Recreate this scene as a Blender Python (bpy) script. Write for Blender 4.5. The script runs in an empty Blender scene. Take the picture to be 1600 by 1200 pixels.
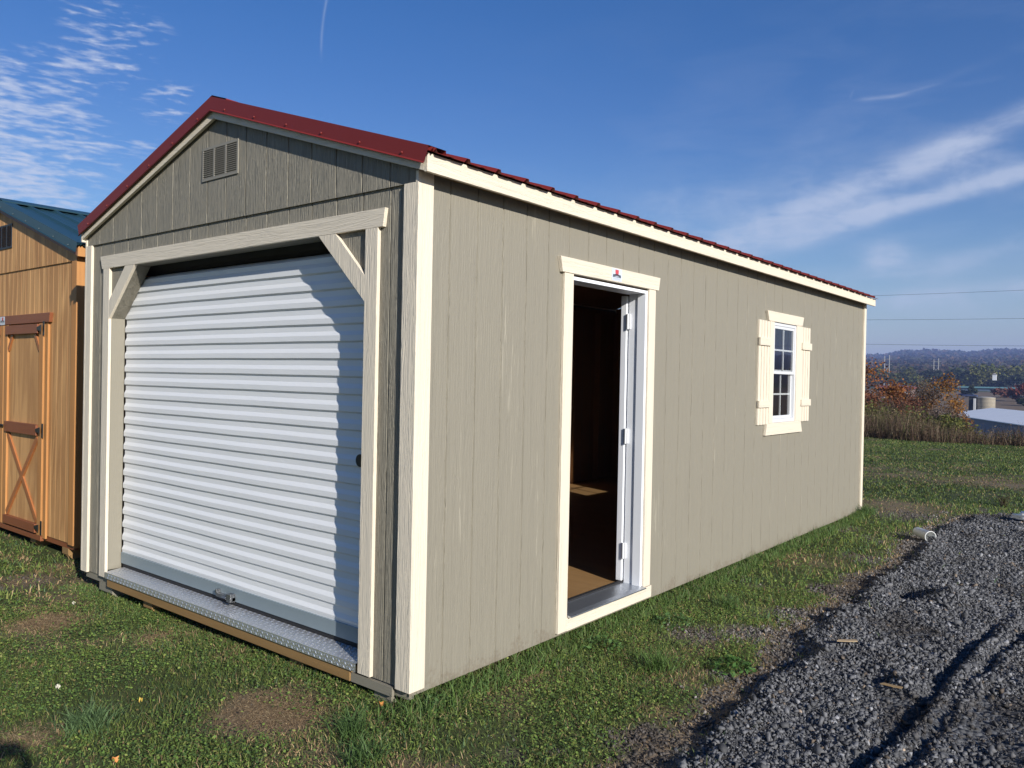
import bpy, bmesh, math, random
import numpy as np
from mathutils import Vector, Matrix
R = math.radians
random.seed(7); rng = np.random.default_rng(11)
sc = bpy.context.scene
COL = sc.collection

# ------------------------------------------------------------------ camera
CAM = Vector((2.67988, -2.61261, 1.48049))
YAW, PIT, ROL, FPX = -0.676953, -0.0082416, 0.0197811, 1245.336
fw = Vector((math.sin(YAW)*math.cos(PIT), math.cos(YAW)*math.cos(PIT), math.sin(PIT)))
r0 = Vector((math.cos(YAW), -math.sin(YAW), 0)); u0 = r0.cross(fw)
rt = r0*math.cos(ROL) + u0*math.sin(ROL); up = u0*math.cos(ROL) - r0*math.sin(ROL)
cam = bpy.data.cameras.new("camera"); co = bpy.data.objects.new("camera", cam); COL.objects.link(co)
co.matrix_world = Matrix(((rt.x, up.x, -fw.x, CAM.x), (rt.y, up.y, -fw.y, CAM.y), (rt.z, up.z, -fw.z, CAM.z), (0, 0, 0, 1)))
cam.sensor_width = 36; cam.lens = 36*FPX/1600; cam.clip_start = .05; cam.clip_end = 20000
sc.camera = co

# ------------------------------------------------------------------ sun + sky
SUN_EL = R(22.0); SUN_H = Vector((0.942, -0.336, 0)).normalized()
SUN = SUN_H*math.cos(SUN_EL) + Vector((0, 0, math.sin(SUN_EL)))
sl = bpy.data.lights.new("sun", 'SUN'); so = bpy.data.objects.new("sun", sl); COL.objects.link(so)
sl.energy = 4.6; sl.angle = R(0.53); sl.color = (1, .955, .87)
so.rotation_euler = (-SUN).to_track_quat('-Z', 'Y').to_euler(); so.location = (20, -8, 12)
sc.view_settings.view_transform = 'Standard'; sc.view_settings.look = 'None'
sc.view_settings.gamma = 1; sc.view_settings.exposure = 0.55
SKY_STRENGTH = 0.068

# tiny expression builder for shader math ---------------------------------
class X:
    def __init__(s, nt, sock): s.nt = nt; s.k = sock
    def _m(s, op, *o):
        n = s.nt.nodes.new('ShaderNodeMath'); n.operation = op
        for i, v in enumerate((s,)+o):
            if isinstance(v, X): s.nt.links.new(v.k, n.inputs[i])
            else: n.inputs[i].default_value = float(v)
        return X(s.nt, n.outputs[0])
    def __add__(s, o): return s._m('ADD', o)
    def __radd__(s, o): return s._m('ADD', o)
    def __sub__(s, o): return s._m('SUBTRACT', o)
    def __rsub__(s, o): return s._m('MULTIPLY', -1)._m('ADD', o)
    def __mul__(s, o): return s._m('MULTIPLY', o)
    def __rmul__(s, o): return s._m('MULTIPLY', o)
    def __truediv__(s, o): return s._m('DIVIDE', o)
    def __pow__(s, o): return s._m('POWER', o)
    def mx(s, o): return s._m('MAXIMUM', o)
    def mn(s, o): return s._m('MINIMUM', o)
    def sq(s): return s._m('MULTIPLY', s)
    def exp(s): return s._m('EXPONENT')
    def f(s, op, *o): return s._m(op, *o)
    def ss(s, a, b):
        n = s.nt.nodes.new('ShaderNodeMapRange'); n.interpolation_type = 'SMOOTHSTEP'
        s.nt.links.new(s.k, n.inputs[0]); n.inputs[1].default_value = a; n.inputs[2].default_value = b
        return X(s.nt, n.outputs[0])

def vec(nt, x, y, z=0.0):
    n = nt.nodes.new('ShaderNodeCombineXYZ')
    for i, v in enumerate((x, y, z)):
        if isinstance(v, X): nt.links.new(v.k, n.inputs[i])
        else: n.inputs[i].default_value = v
    return n.outputs[0]
def noise(nt, v, scale, detail=4, rough=.5, dist=0.0, out=0):
    n = nt.nodes.new('ShaderNodeTexNoise')
    if v is not None: nt.links.new(v, n.inputs['Vector'])
    n.inputs['Scale'].default_value = scale; n.inputs['Detail'].default_value = detail
    n.inputs['Roughness'].default_value = rough; n.inputs['Distortion'].default_value = dist
    return X(nt, n.outputs[out]) if out == 0 else n.outputs[out]
def mixc(nt, fac, a, b, mode='MIX'):
    n = nt.nodes.new('ShaderNodeMix'); n.data_type = 'RGBA'; n.blend_type = mode
    if isinstance(fac, X): nt.links.new(fac.k, n.inputs[0])
    else: n.inputs[0].default_value = fac
    for i, v in ((6, a), (7, b)):
        if isinstance(v, tuple): n.inputs[i].default_value = (*v[:3], 1)
        else: nt.links.new(v, n.inputs[i])
    return n.outputs[2]

w = bpy.data.worlds.new("World"); sc.world = w; w.use_nodes = True
nt = w.node_tree; nt.nodes.clear()
out = nt.nodes.new('ShaderNodeOutputWorld'); bg = nt.nodes.new('ShaderNodeBackground')
sky = nt.nodes.new('ShaderNodeTexSky'); sky.sky_type = 'NISHITA'; sky.sun_disc = False
sky.sun_elevation = SUN_EL; sky.sun_rotation = math.atan2(SUN_H.x, SUN_H.y)
sky.air_density = 1.15; sky.dust_density = 0.1; sky.ozone_density = 2.6; sky.altitude = 100
tc = nt.nodes.new('ShaderNodeTexCoord'); sp = nt.nodes.new('ShaderNodeSeparateXYZ')
nt.links.new(tc.outputs['Generated'], sp.inputs[0])
dx, dy, dz = (X(nt, sp.outputs[i]) for i in range(3))
az = dx.f('ARCTAN2', dy)*(180/math.pi); el = dz.f('ARCSINE')*(180/math.pi)
zz = dz.mx(.03)
pl = vec(nt, dx/zz, dy/zz, 0.0)                     # a plane of cloud seen from below
ae = vec(nt, az*.05, el*.05, 0.0)
def blob(a, e, sa, se): return (((az-a)/sa).sq()*-1 - ((el-e)/se).sq()).exp()
def band(a0, e0, a1, e1, wd, soft=.8):
    L = math.hypot(a1-a0, e1-e0); ux, uy = (a1-a0)/L, (e1-e0)/L
    t = (az-a0)*ux + (el-e0)*uy; d = (az-a0)*(-uy) + (el-e0)*ux
    return ((d/wd).sq()*-1).exp() * t.ss(-soft*3, soft*3) * (L-t).ss(-soft*3, soft*3)
# rippled altocumulus, upper left
mp = nt.nodes.new('ShaderNodeMapping'); mp.inputs['Scale'].default_value = (1, 4.6, 1); mp.inputs['Rotation'].default_value = (0, 0, R(-12))
nt.links.new(ae, mp.inputs[0])
na = noise(nt, mp.outputs[0], 7.5, 7, .62, .25); nb = noise(nt, ae, 7, 5, .55)
rows = noise(nt, mp.outputs[0], 15, 4, .55, .15)
left = blob(-71.5, 11.5, 5.2, 4.6)*1.0 + blob(-70.5, 16.5, 3.6, 1.6)*.62 + blob(-66, 21.0, 3.4, 1.4)*.62 + blob(-66.3, 18.6, 3.2, 1.1)*.62 \
     + blob(-62, 17.6, 1.8, .8)*.5 + blob(-62.3, 16.4, 1.6, .8)*.4 + blob(-63.5, 14.0, 4, .9)*.42 + blob(-61, 10.5, 4, 1.2)*.25
ca = (na*.75 + rows*.5 + nb*.35 - .92 + left*.36).ss(0.0, .34) * left.ss(.04, .4)
# wind-drawn streaks, right
mp2 = nt.nodes.new('ShaderNodeMapping'); mp2.inputs['Scale'].default_value = (1, 3.8, 1); mp2.inputs['Rotation'].default_value = (0, 0, R(-20))
nt.links.new(ae, mp2.inputs[0])
n2 = noise(nt, mp2.outputs[0], 5.0, 8, .6, .7); n3 = noise(nt, ae, 9, 6, .6, .4)
right = band(-26, 8.8, -4, 16.9, .95)*.74 + band(-23.5, 8.6, -14.5, 10.9, .9)*.55 + band(-17, 10.6, -4, 13.2, .55)*1.0 \
      + blob(-8.0, 13.2, 2.4, .9)*.5 + blob(-14, 8.3, 1.3, .9)*.5 + blob(-15, 7.2, 2.6, .5)*.3 + band(-14.5, 5.4, -4, 6.2, .75)*.75 \
      + blob(-27.5, 12.0, 3.5, 1.2)*.22 + band(-22, 12.4, -13, 21, 2.4)*.2 + band(-30, 9.5, -8, 14.5, 2.6)*.34 + band(-40, 12, -22, 13.5, 1.6)*.16 + blob(-13.6, 8.2, 1.8, 1.0)*.6 + band(-13, 7.0, -4, 9.0, .9)*.5 + band(-15, 4.6, -4, 4.4, .8)*.3
cb = (right*(n2*.9 + n3*.7 - .22).mx(0)).ss(.03, .80)
veil = (noise(nt, mp2.outputs[0], 2.0, 6, .6, .4)-.45).mx(0)*az.ss(-50, -10)*el.ss(30, 12)*.8
# short aeroplane trails
arc = ((((az+39.3).sq() + (el-21.6).sq()*1.0).f('SQRT')-13.35)/.085).sq()*-1
tr = arc.exp()*el.ss(20.3, 22.6)*az.ss(-50, -51)*.26 + band(-15.6, 18.12, -12.9, 18.08, .12, .25)*.22 + band(-13.6, 18.1, -11.2, 18.45, .09, .3)*.15 \
   + band(-13, 18.2, -8, 19.4, .25, .6)*.04 + band(-16.2, 18.3, -16.05, 18.7, .07, .05)*.12
tr = tr*(n3*1.1+.1)
cl = (ca*.78 + cb*.62 + veil*.6 + tr).mn(.9)
hs = nt.nodes.new('ShaderNodeHueSaturation'); hs.inputs['Saturation'].default_value = 1.40
nt.links.new(sky.outputs[0], hs.inputs['Color'])
CLOUD = (6.6, 7.2, 8.6)
tone = mixc(nt, el.ss(2, 20), (1.06, .99, 1.08), (1.06, .82, 1.05))
csky = mixc(nt, cl, mixc(nt, 1.0, hs.outputs[0], tone, 'MULTIPLY'), CLOUD)
nt.links.new(csky, bg.inputs[0]); bg.inputs[1].default_value = SKY_STRENGTH
nt.links.new(bg.outputs[0], out.inputs[0])

# ------------------------------------------------------------------ helpers
def tag(o, label=None, cat=None, group=None, kind=None):
    if label: o['label'] = label
    if cat: o['category'] = cat
    if group: o['group'] = group
    if kind: o['kind'] = kind
    return o
def empty(name, loc, label, cat, group=None):
    o = bpy.data.objects.new(name, None); COL.objects.link(o); o.location = loc; o.empty_display_size = .2
    return tag(o, label, cat, group)
WL = {}
class MB:
    def __init__(s): s.v = []; s.f = []
    def add(s, vs, fs):
        b = len(s.v); s.v += [tuple(p) for p in vs]; s.f += [tuple(i+b for i in q) for q in fs]; return s
    def box(s, x0, x1, y0, y1, z0, z1):
        x0, x1 = sorted((x0, x1)); y0, y1 = sorted((y0, y1)); z0, z1 = sorted((z0, z1))
        return s.add([(x0,y0,z0),(x1,y0,z0),(x1,y1,z0),(x0,y1,z0),(x0,y0,z1),(x1,y0,z1),(x1,y1,z1),(x0,y1,z1)],
                     [(0,3,2,1),(4,5,6,7),(0,1,5,4),(1,2,6,5),(2,3,7,6),(3,0,4,7)])
    def prism(s, poly, ax, a, b):
        """poly: 2-D outline in the two axes other than ax (cyclic order kept), swept from a to b along ax"""
        def P(p, t): return {'x': (t, p[0], p[1]), 'y': (p[0], t, p[1]), 'z': (p[0], p[1], t)}[ax]
        n = len(poly); vs = [P(p, a) for p in poly]+[P(p, b) for p in poly]
        fs = [tuple(range(n)), tuple(range(2*n-1, n-1, -1))]+[(i, i+n, (i+1) % n+n, (i+1) % n) for i in range(n)]
        return s.add(vs, fs)
    def quad(s, a, b, c, d): return s.add([a, b, c, d], [(0, 1, 2, 3)])
    def tube(s, p0, p1, r0, r1=None, n=8, cap=True):
        r1 = r0 if r1 is None else r1; p0 = Vector(p0); p1 = Vector(p1); d = (p1-p0).normalized()
        a = d.orthogonal().normalized(); b = d.cross(a); vs = []
        for p, r in ((p0, r0), (p1, r1)):
            vs += [p+a*r*math.cos(2*math.pi*i/n)+b*r*math.sin(2*math.pi*i/n) for i in range(n)]
        fs = [(i, (i+1) % n, (i+1) % n+n, i+n) for i in range(n)]
        if cap: fs += [tuple(range(n-1, -1, -1)), tuple(range(n, 2*n))]
        return s.add(vs, fs)
    def build(s, name, mat, parent=None, bevel=0, smooth=False, label=None):
        off = WL.get(parent.name, Vector()) if parent else Vector()
        if parent and parent.type == 'EMPTY': off = parent.location.copy()
        me = bpy.data.meshes.new(name); me.from_pydata([tuple(Vector(p)-off) for p in s.v], [], s.f)
        bm = bmesh.new(); bm.from_mesh(me); bmesh.ops.recalc_face_normals(bm, faces=bm.faces); bm.to_mesh(me); bm.free()
        if mat: me.materials.append(mat)
        o = bpy.data.objects.new(name, me); COL.objects.link(o)
        if parent: o.parent = parent; WL[o.name] = off
        if smooth: me.polygons.foreach_set('use_smooth', [True]*len(me.polygons))
        if bevel:
            m = o.modifiers.new('bevel', 'BEVEL'); m.width = bevel; m.segments = 2; m.limit_method = 'ANGLE'; m.angle_limit = R(40)
        if label: o['label'] = label
        return o
def raw_mesh(name, verts, loops, starts, mat, parent=None, cols=None, colname='tint', smooth=False, off=None):
    """numpy straight into a mesh: verts (n,3), loops flat vertex indices, starts of each face"""
    verts = np.asarray(verts, np.float32)
    if off is not None: verts = verts-np.array(off, np.float32)
    me = bpy.data.meshes.new(name)
    me.vertices.add(len(verts)); me.vertices.foreach_set('co', verts.ravel())
    me.loops.add(len(loops)); me.loops.foreach_set('vertex_index', np.asarray(loops, np.int32))
    me.polygons.add(len(starts)); me.polygons.foreach_set('loop_start', np.asarray(starts, np.int32))
    if smooth: me.polygons.foreach_set('use_smooth', np.ones(len(starts), bool))
    me.update(calc_edges=True)
    if cols is not None:
        a = me.color_attributes.new(colname, 'FLOAT_COLOR', 'POINT')
        c = np.ones((len(verts), 4), np.float32); c[:, :cols.shape[1]] = cols; a.data.foreach_set('color', c.ravel())
    if mat: me.materials.append(mat)
    o = bpy.data.objects.new(name, me); COL.objects.link(o)
    if parent: o.parent = parent
    return o
# value noise in numpy
def _h(i, j, s):
    n = (i.astype(np.int64)*374761393 + j.astype(np.int64)*668265263 + s*982451653) & 0xffffffff
    n = ((n ^ (n >> 13))*1274126177) & 0xffffffff
    return ((n ^ (n >> 16)) & 0xffff)/65535.0
def vn(x, y, s=0):
    i = np.floor(x); j = np.floor(y); fx = x-i; fy = y-j; fx = fx*fx*(3-2*fx); fy = fy*fy*(3-2*fy)
    a = _h(i, j, s); b = _h(i+1, j, s); c = _h(i, j+1, s); d = _h(i+1, j+1, s)
    return (a*(1-fx)+b*fx)*(1-fy)+(c*(1-fx)+d*fx)*fy
def fbm(x, y, s=0, o=4):
    t = 0; a = .5; m = 0
    for k in range(o): t = t+a*vn(x*2**k+17*k, y*2**k-9*k, s+k); m += a; a *= .55
    return t/m
def sst(a, b, x): t = np.clip((x-a)/(b-a), 0, 1); return t*t*(3-2*t)

# ------------------------------------------------------------------ materials
def newmat(name):
    m = bpy.data.materials.new(name); m.use_nodes = True; t = m.node_tree
    b = t.nodes['Principled BSDF']; return m, t, b
def objco(t):
    n = t.nodes.new('ShaderNodeNewGeometry'); return n.outputs['Position']
def bump(t, b, h, strength=.5, dist=.004):
    n = t.nodes.new('ShaderNodeBump'); n.inputs['Strength'].default_value = strength; n.inputs['Distance'].default_value = dist
    t.links.new(h.k, n.inputs['Height']); t.links.new(n.outputs[0], b.inputs['Normal'])
def mapped(t, scale, rot=(0, 0, 0), src=None):
    n = t.nodes.new('ShaderNodeMapping'); n.inputs['Scale'].default_value = scale; n.inputs['Rotation'].default_value = rot
    t.links.new(src or objco(t), n.inputs[0]); return n.outputs[0]
def painted_wood(name, col, grain='z', rough=.62, strength=.55, dist=.003, var=.10, streak=0.0, bands=True, mud=False):
    """embossed painted siding: cedar grain pressed into the board, long along 'grain'"""
    m, t, b = newmat(name)
    S = {'z': (1, 1, .045), 'x': (.045, 1, 1), 'y': (1, .045, 1)}[grain]
    v = mapped(t, S)
    a = noise(t, v, 120, 5, .6, .5); c = noise(t, v, 34, 4, .55, 1.6); d = noise(t, v, 9, 3, .5, 2.2)
    rings = (c*34.0 + d*10).f('SINE')*.5+.5
    h = a*.55 + rings*c*.75
    bump(t, b, h, strength, dist)
    big = noise(t, mapped(t, (1, 1, .35)), 2.3, 4, .55)
    k = (big-.5)*(var*2) + (a-.5)*(var*1.2)
    dark = tuple(x*(1-1.2*var) for x in col); light = tuple(min(1, x*(1+1.1*var)) for x in col)
    cc = mixc(t, (k+.5).mx(0).mn(1), dark, light)
    if streak:
        s1 = noise(t, v, 60, 4, .62, .4); s2 = noise(t, mapped(t, (1, 1, .18)), 5.0, 3, .5)
        cc = mixc(t, (s1*.62+s2*.55-.715).ss(0, .05)*streak, cc, tuple(min(1, x*1.75) for x in col))
    if mud:                                   # dried rain splash along the foot of the wall, and a few nail heads
        sp_ = t.nodes.new('ShaderNodeSeparateXYZ'); t.links.new(objco(t), sp_.inputs[0]); zc = X(t, sp_.outputs[2]); yc = X(t, sp_.outputs[1])
        spl = (noise(t, objco(t), 45, 4, .7)*.7 + noise(t, objco(t), 6, 3)*.6-.55 - zc*2.2).ss(0, .22)*.45
        cc = mixc(t, spl, cc, (.15, .115, .08))
        ny = ((yc-.2178+.03)/.2032).f('FRACT')-.12; nz = (zc/.305).f('FRACT')-.5
        nail = (((ny*.2032).sq() + (nz*.305).sq()).f('SQRT')*-1 + .0042).ss(0, .0012)*.55
        cc = mixc(t, nail, cc, tuple(x*.45 for x in col))
    t.links.new(cc, b.inputs['Base Color']); b.inputs['Roughness'].default_value = rough
    return m
def plain(name, col, rough=.5, metal=0, var=.06, sc_=18, bmp=0, spec=.5):
    m, t, b = newmat(name); n = noise(t, objco(t), sc_, 4, .6)
    c = mixc(t, n, tuple(x*(1-var) for x in col), tuple(min(1, x*(1+var)) for x in col))
    t.links.new(c, b.inputs['Base Color']); b.inputs['Roughness'].default_value = rough; b.inputs['Metallic'].default_value = metal
    b.inputs['Specular IOR Level'].default_value = spec
    if bmp: bump(t, b, noise(t, objco(t), sc_*3, 4, .6), .5, bmp)
    return m
TAUPE = (.222, .203, .160)
M = {}
M['siding'] = painted_wood('taupe_siding', TAUPE, 'z', strength=1.0, dist=.0085, streak=.5, var=.04)
M['siding_side'] = painted_wood('taupe_siding_sunlit_tone', tuple(c*1.06 for c in TAUPE), 'z', strength=.7, dist=.0038, streak=.42, var=.05, mud=True)  # same siding, smoother; the sunlit wall's extra brightness is put into its colour
M['siding_flat'] = painted_wood('taupe_board', TAUPE, 'x', strength=.3, var=.05)
M['taupe_frame'] = painted_wood('taupe_frame', TAUPE, 'z', strength=.3, var=.04)
M['trim_z'] = painted_wood('cream_trim_upright', (.69, .612, .492), 'z', strength=.75, dist=.0035, var=.025)
M['trim_x'] = painted_wood('cream_trim_across', (.69, .612, .492), 'x', strength=.75, dist=.0035, var=.025)
M['trim_y'] = painted_wood('cream_trim_along', (.69, .612, .492), 'y', strength=.75, dist=.0035, var=.025)
M['red_metal'] = plain('red_painted_steel', (.165, .020, .017), .5, 0, .05, 6, 0, .3)
M['green_metal'] = plain('green_painted_steel', (.016, .046, .060), .38, 0, .05, 6)
M['foam'] = plain('black_foam', (.012, .012, .012), .9)
M['white_steel'] = plain('white_door_steel', (.80, .82, .86), .35, 0, .02, 4)
M['vinyl'] = plain('white_vinyl', (.62, .63, .65), .3, 0, .02)
M['black_iron'] = plain('black_iron', (.012, .012, .013), .45, 0, .2, 60)
M['rubber'] = plain('black_rubber', (.012, .012, .014), .8)
M['bar_steel'] = plain('primed_grey_steel', (.24, .29, .32), .45, .2, .05, 12)
M['galv'] = plain('galvanised_latch', (.28, .28, .29), .35, .9, .15, 40)
M['alu'] = plain('aluminium_threshold', (.55, .58, .62), .36, .9, .06, 30, .0006)
M['plate'] = plain('tread_plate', (.74, .75, .77), .40, .85, .10, 14)
M['interior'] = painted_wood('bare_interior_board', (.34, .20, .10), 'z', var=.3, strength=.3)
M['vent'] = plain('grey_vent', (.235, .22, .185), .6)
M['dark_vent'] = plain('black_vent', (.02, .02, .024), .5)
M['dark_in'] = plain('vent_back', (.05, .047, .04), .9)
def ply(name, c1, c2, grain='y', rough=.6, scale=1.0, gr=.3):
    m, t, b = newmat(name)
    S = {'z': (1, 1, .10), 'x': (.10, 1, 1), 'y': (1, .10, 1)}[grain]
    v = mapped(t, tuple(s*scale for s in S)); d = noise(t, v, 3.4, 3, .5, .8)
    f = noise(t, v, 85, 5, .65); rg = (d*42).f('SINE')*.5+.5; big = noise(t, objco(t), 1.3, 3)
    k = (f*.55 + rg*gr*.5 + big*.5-.28).mx(0).mn(1)
    t.links.new(mixc(t, k, c1, c2), b.inputs['Base Color']); b.inputs['Roughness'].default_value = rough
    bump(t, b, f*.7+rg*.2, .35, .002); return m
M['floor'] = ply('plywood_floor', (.24, .13, .05), (.38, .23, .095), 'x')
M['cedar_z'] = ply('stained_siding', (.32, .150, .050), (.69, .39, .155), 'z', .65, 1, .8)
M['cedar_trim'] = ply('stained_trim_upright', (.34, .15, .044), (.58, .28, .09), 'z', .6, 1, .35)
M['cedar_dark'] = ply('dark_stained_board', (.17, .052, .020), (.28, .092, .034), 'x', .5, 1, .3)
M['cedar_diag'] = ply('dark_stained_brace', (.27, .095, .030), (.45, .175, .06), 'z', .5, 1, .3)
M['timber'] = ply('treated_timber', (.20, .115, .04), (.35, .21, .085), 'x', .7, 1, .4)
def glass():
    m = bpy.data.materials.new('window_glass'); m.use_nodes = True; t = m.node_tree; t.nodes.clear()
    o = t.nodes.new('ShaderNodeOutputMaterial'); mi = t.nodes.new('ShaderNodeMixShader'); tr = t.nodes.new('ShaderNodeBsdfTransparent')
    g = t.nodes.new('ShaderNodeBsdfGlossy'); g.inputs['Roughness'].default_value = .02; fr = t.nodes.new('ShaderNodeFresnel'); fr.inputs[0].default_value = 1.5
    nb = t.nodes.new('ShaderNodeBump'); nb.inputs['Strength'].default_value = .05; nb.inputs['Distance'].default_value = .01
    t.links.new(noise(t, objco(t), 3, 2).k, nb.inputs['Height']); t.links.new(nb.outputs[0], g.inputs['Normal'])
    tr.inputs[0].default_value = (.86, .88, .88, 1)
    t.links.new((X(t, fr.outputs[0])*1.9).mn(1).k, mi.inputs[0]); t.links.new(tr.outputs[0], mi.inputs[1]); t.links.new(g.outputs[0], mi.inputs[2]); t.links.new(mi.outputs[0], o.inputs[0])
    return m
M['glass'] = glass()
def vcol(name, rough=.8, trans=0.0, spec=.25):
    m = bpy.data.materials.new(name); m.use_nodes = True; t = m.node_tree; b = t.nodes['Principled BSDF']
    a = t.nodes.new('ShaderNodeVertexColor'); a.layer_name = 'tint'
    t.links.new(a.outputs[0], b.inputs['Base Color']); b.inputs['Roughness'].default_value = rough; b.inputs['Specular IOR Level'].default_value = spec
    if trans:
        o = [n for n in t.nodes if n.type == 'OUTPUT_MATERIAL'][0]; tl = t.nodes.new('ShaderNodeBsdfTranslucent'); mi = t.nodes.new('ShaderNodeMixShader')
        mi.inputs[0].default_value = trans; t.links.new(a.outputs[0], tl.inputs[0]); t.links.new(b.outputs[0], mi.inputs[1]); t.links.new(tl.outputs[0], mi.inputs[2]); t.links.new(mi.outputs[0], o.inputs[0])
    return m
M['leaf'] = vcol('foliage', .7, .3); M['blade'] = vcol('grass_blades', .6, .3, .3); M['stone'] = vcol('crushed_stone', .72, 0, .4)
M['bark'] = plain('bark', (.09, .07, .055), .9, 0, .3, 6)

# ------------------------------------------------------------------ terrain
PR = np.array([(-7000, -.14), (-4, -.14), (-.5, -.105), (2, -.085), (8, -.045), (15, -.04), (21.5, -.05), (24, -.2), (27, -.7), (40, -3.2), (70, -8.2), (110, -9.6), (170, -9.0), (220, -5.6),
               (260, -3.9), (300, -2.9), (330, -2.3), (420, -1.2), (480, -.5), (560, .6), (700, 5), (1000, 15), (1500, 34), (2200, 62), (2700, 92), (3000, 96), (3300, 88), (4000, 110), (5000, 160), (5600, 120), (8000, 60)], float)
EX = np.array([(-40, 1.38), (-3, 1.34), (.37, 1.17), (.73, 1.16), (1.64, 1.12), (2.48, 1.06), (3.28, 1.08), (4.34, 1.03), (5.3, .98), (6.3, .97), (7.35, 1.02), (8.0, 1.12), (8.3, 1.25), (8.55, 1.7), (9, 40)], float)
RUT = [np.array([(-6, 1.55), (.72, 1.774), (1.3, 1.806), (2.0, 1.857), (2.77, 1.9), (5, 2.02), (8, 2.3)]), np.array([(-6, 1.7), (.83, 1.902), (1.7, 1.941), (2.73, 2.019), (3.33, 2.08), (5, 2.25), (8, 2.6)])]
def road(x, y):
    e = np.interp(y, EX[:, 0], EX[:, 1]); return x-e + (fbm(x*2.2, y*2.2, 5)-.5)*.24 + (fbm(x*8, y*8, 6, 3)-.5)*.17
def height(x, y):
    z = np.interp(y, PR[:, 0], PR[:, 1])
    far = sst(900, 2500, y); azd = np.degrees(np.arctan2(x-2.68, np.maximum(y+2.6, 1)))
    ridge = (fbm(azd*.55+40, azd*0+3, 8, 5)-.5)*26 + (fbm(azd*4, azd*0+1, 9, 3)-.5)*2 - 13*sst(-11.5, -14.5, azd)*sst(3600, 3200, y)
    z = z + far*ridge*np.clip(y/3000, 0, 1.2)
    near = (1-sst(20, 40, np.abs(y)))*(1-sst(15, 40, np.abs(x)))
    z = z + near*((fbm(x*.5, y*.5, 1)-.5)*.05 + (fbm(x*3.1, y*3.1, 2)-.5)*.028)
    z = z - near*.045*sst(-.2, -2.6, x)*sst(1.5, .2, y)*sst(-7.5, -4.5, x)
    m = road(x, y); r = sst(-.02, .10, m)
    z = z + near*r*(.044 + (fbm(x*4, y*4, 12, 3)-.5)*.055) + near*np.exp(-((m-.10)/.06)**2)*(.012+.05*(fbm(x*7, y*7, 13, 2)-.5))
    for k, L in enumerate(RUT):
        xl = np.interp(y, L[:, 0], L[:, 1])+.02 + (fbm(y*1.7, y*0, 14+k, 2)-.5)*.06
        d = x-xl; d = d; a = (.6 if k else 1)*sst(4.8, 2.6, y) if k else sst(4.2, 2.4, y)
        z = z + near*r*a*(-.045*np.exp(-(d/.035)**2) + .034*np.exp(-((d-.070)/.045)**2))
    for hx, hy, hr, hd in ((1.36, 3.75, .17, .15), (1.63, 1.80, .07, .06), (1.52, 1.95, .10, .03), (1.25, 4.6, .07, .04)):
        z = z - hd*np.exp(-(((x-hx)/hr)**2+((y-hy)/(hr*.8))**2))
        z = z + hd*.6*np.exp(-(((x-hx-hr*1.3)/hr)**2+((y-hy)/hr)**2))
    return z
def hz(x, y): return float(height(np.array([float(x)]), np.array([float(y)]))[0])
DRY = [(-2.77, -.50, .26, .9), (-.50, -.39, .27, 1.3), (-1.92, -.24, .16, .7), (-3.95, -.28, .22, .3), (-4.1, .1, .3, .4), (-1.1, -1.25, .2, .5), (.1, -.05, .06, .9), (-2.2, -1.2, .16, .5), (.95, .75, .2, .6), (.35, 4.4, .5, .5), (.2, 8.2, .8, .7)]
GRAV = [(-3.95, -.22, .24, .8), (.52, 1.96, .24, .9), (.80, 2.75, .20, 1.), (.86, 3.57, .22, 1.), (.10, 6.25, .22, .9), (.74, 2.15, .22, .9), (.98, .50, .16, .9), (.45, 7.6, .5, .7), (.62, 4.9, .22, .8), (.55, 5.9, .25, .6), (-.62, -.44, .10, .5), (-1.72, -.26, .07, .6), (.42, 3.3, .16, .6)]
def spots(x, y, L, s):
    t = 0*x
    wx = x+(fbm(x*5, y*5, s)-.5)*.25; wy = y+(fbm(x*5, y*5, s+3)-.5)*.25
    for a, b, r, k in L: t = np.maximum(t, k*np.exp(-(((wx-a)/r)**2+((wy-b)/r)**2)))
    return t
def masks(x, y):
    rd = sst(-.05, .03, road(x, y)); edge = np.exp(-((road(x, y)+.07)/.12)**2)
    g = np.clip(spots(x, y, GRAV, 20)*1.6-.35, 0, 1); g = np.maximum(g, edge*(.45+.5*sst(.38, .58, fbm(x*6, y*6, 33))))
    strip = sst(.35, .9, x)*sst(9.2, 8.4, y)*sst(-1, 0, y); g = np.maximum(g, strip*sst(.60, .68, fbm(x*3.3, y*3.3, 34)))
    d = np.clip(spots(x, y, DRY, 40)*1.5-.3, 0, 1); d = np.maximum(d, .6*sst(.58, .76, fbm(x*1.5, y*1.5, 44))); d = np.maximum(d, edge*.95)
    d = np.maximum(d, .9*np.exp(-((y-12.3+.2*x)/1.1)**2)*sst(.35, .6, fbm(x*1.2, y*1.2, 45)))
    return rd, g*(1-rd), d*(1-rd)
def axis(segs):
    a = [segs[0][0]]
    for s, e, st in segs:
        n = max(1, int(round((e-s)/st))); a += list(s+(e-s)*(np.arange(1, n+1)/n))
    return np.array(a)
gx = axis([(-7000, -1500, 400), (-1500, -400, 50), (-400, -60, 15), (-60, -9, 2.5), (-9, -5, .2), (-5, .6, .09), (.6, 3.2, .03), (3.2, 6, .12), (6, 12, .4), (12, 60, 4), (60, 400, 17), (400, 1500, 55), (1500, 7000, 500)])
gy = axis([(-7000, -400, 600), (-400, -60, 30), (-60, -5, 2.5), (-5, -2, .2), (-2, 5.5, .05), (5.5, 10, .1), (10, 30, .35), (30, 80, 2), (80, 300, 8), (300, 1000, 20), (1000, 3600, 60), (3600, 7900, 200)])
GX, GY = np.meshgrid(gx, gy); GZ = height(GX.ravel(), GY.ravel())
nx, ny = len(gx), len(gy); V = np.stack([GX.ravel(), GY.ravel(), GZ], 1)
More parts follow.
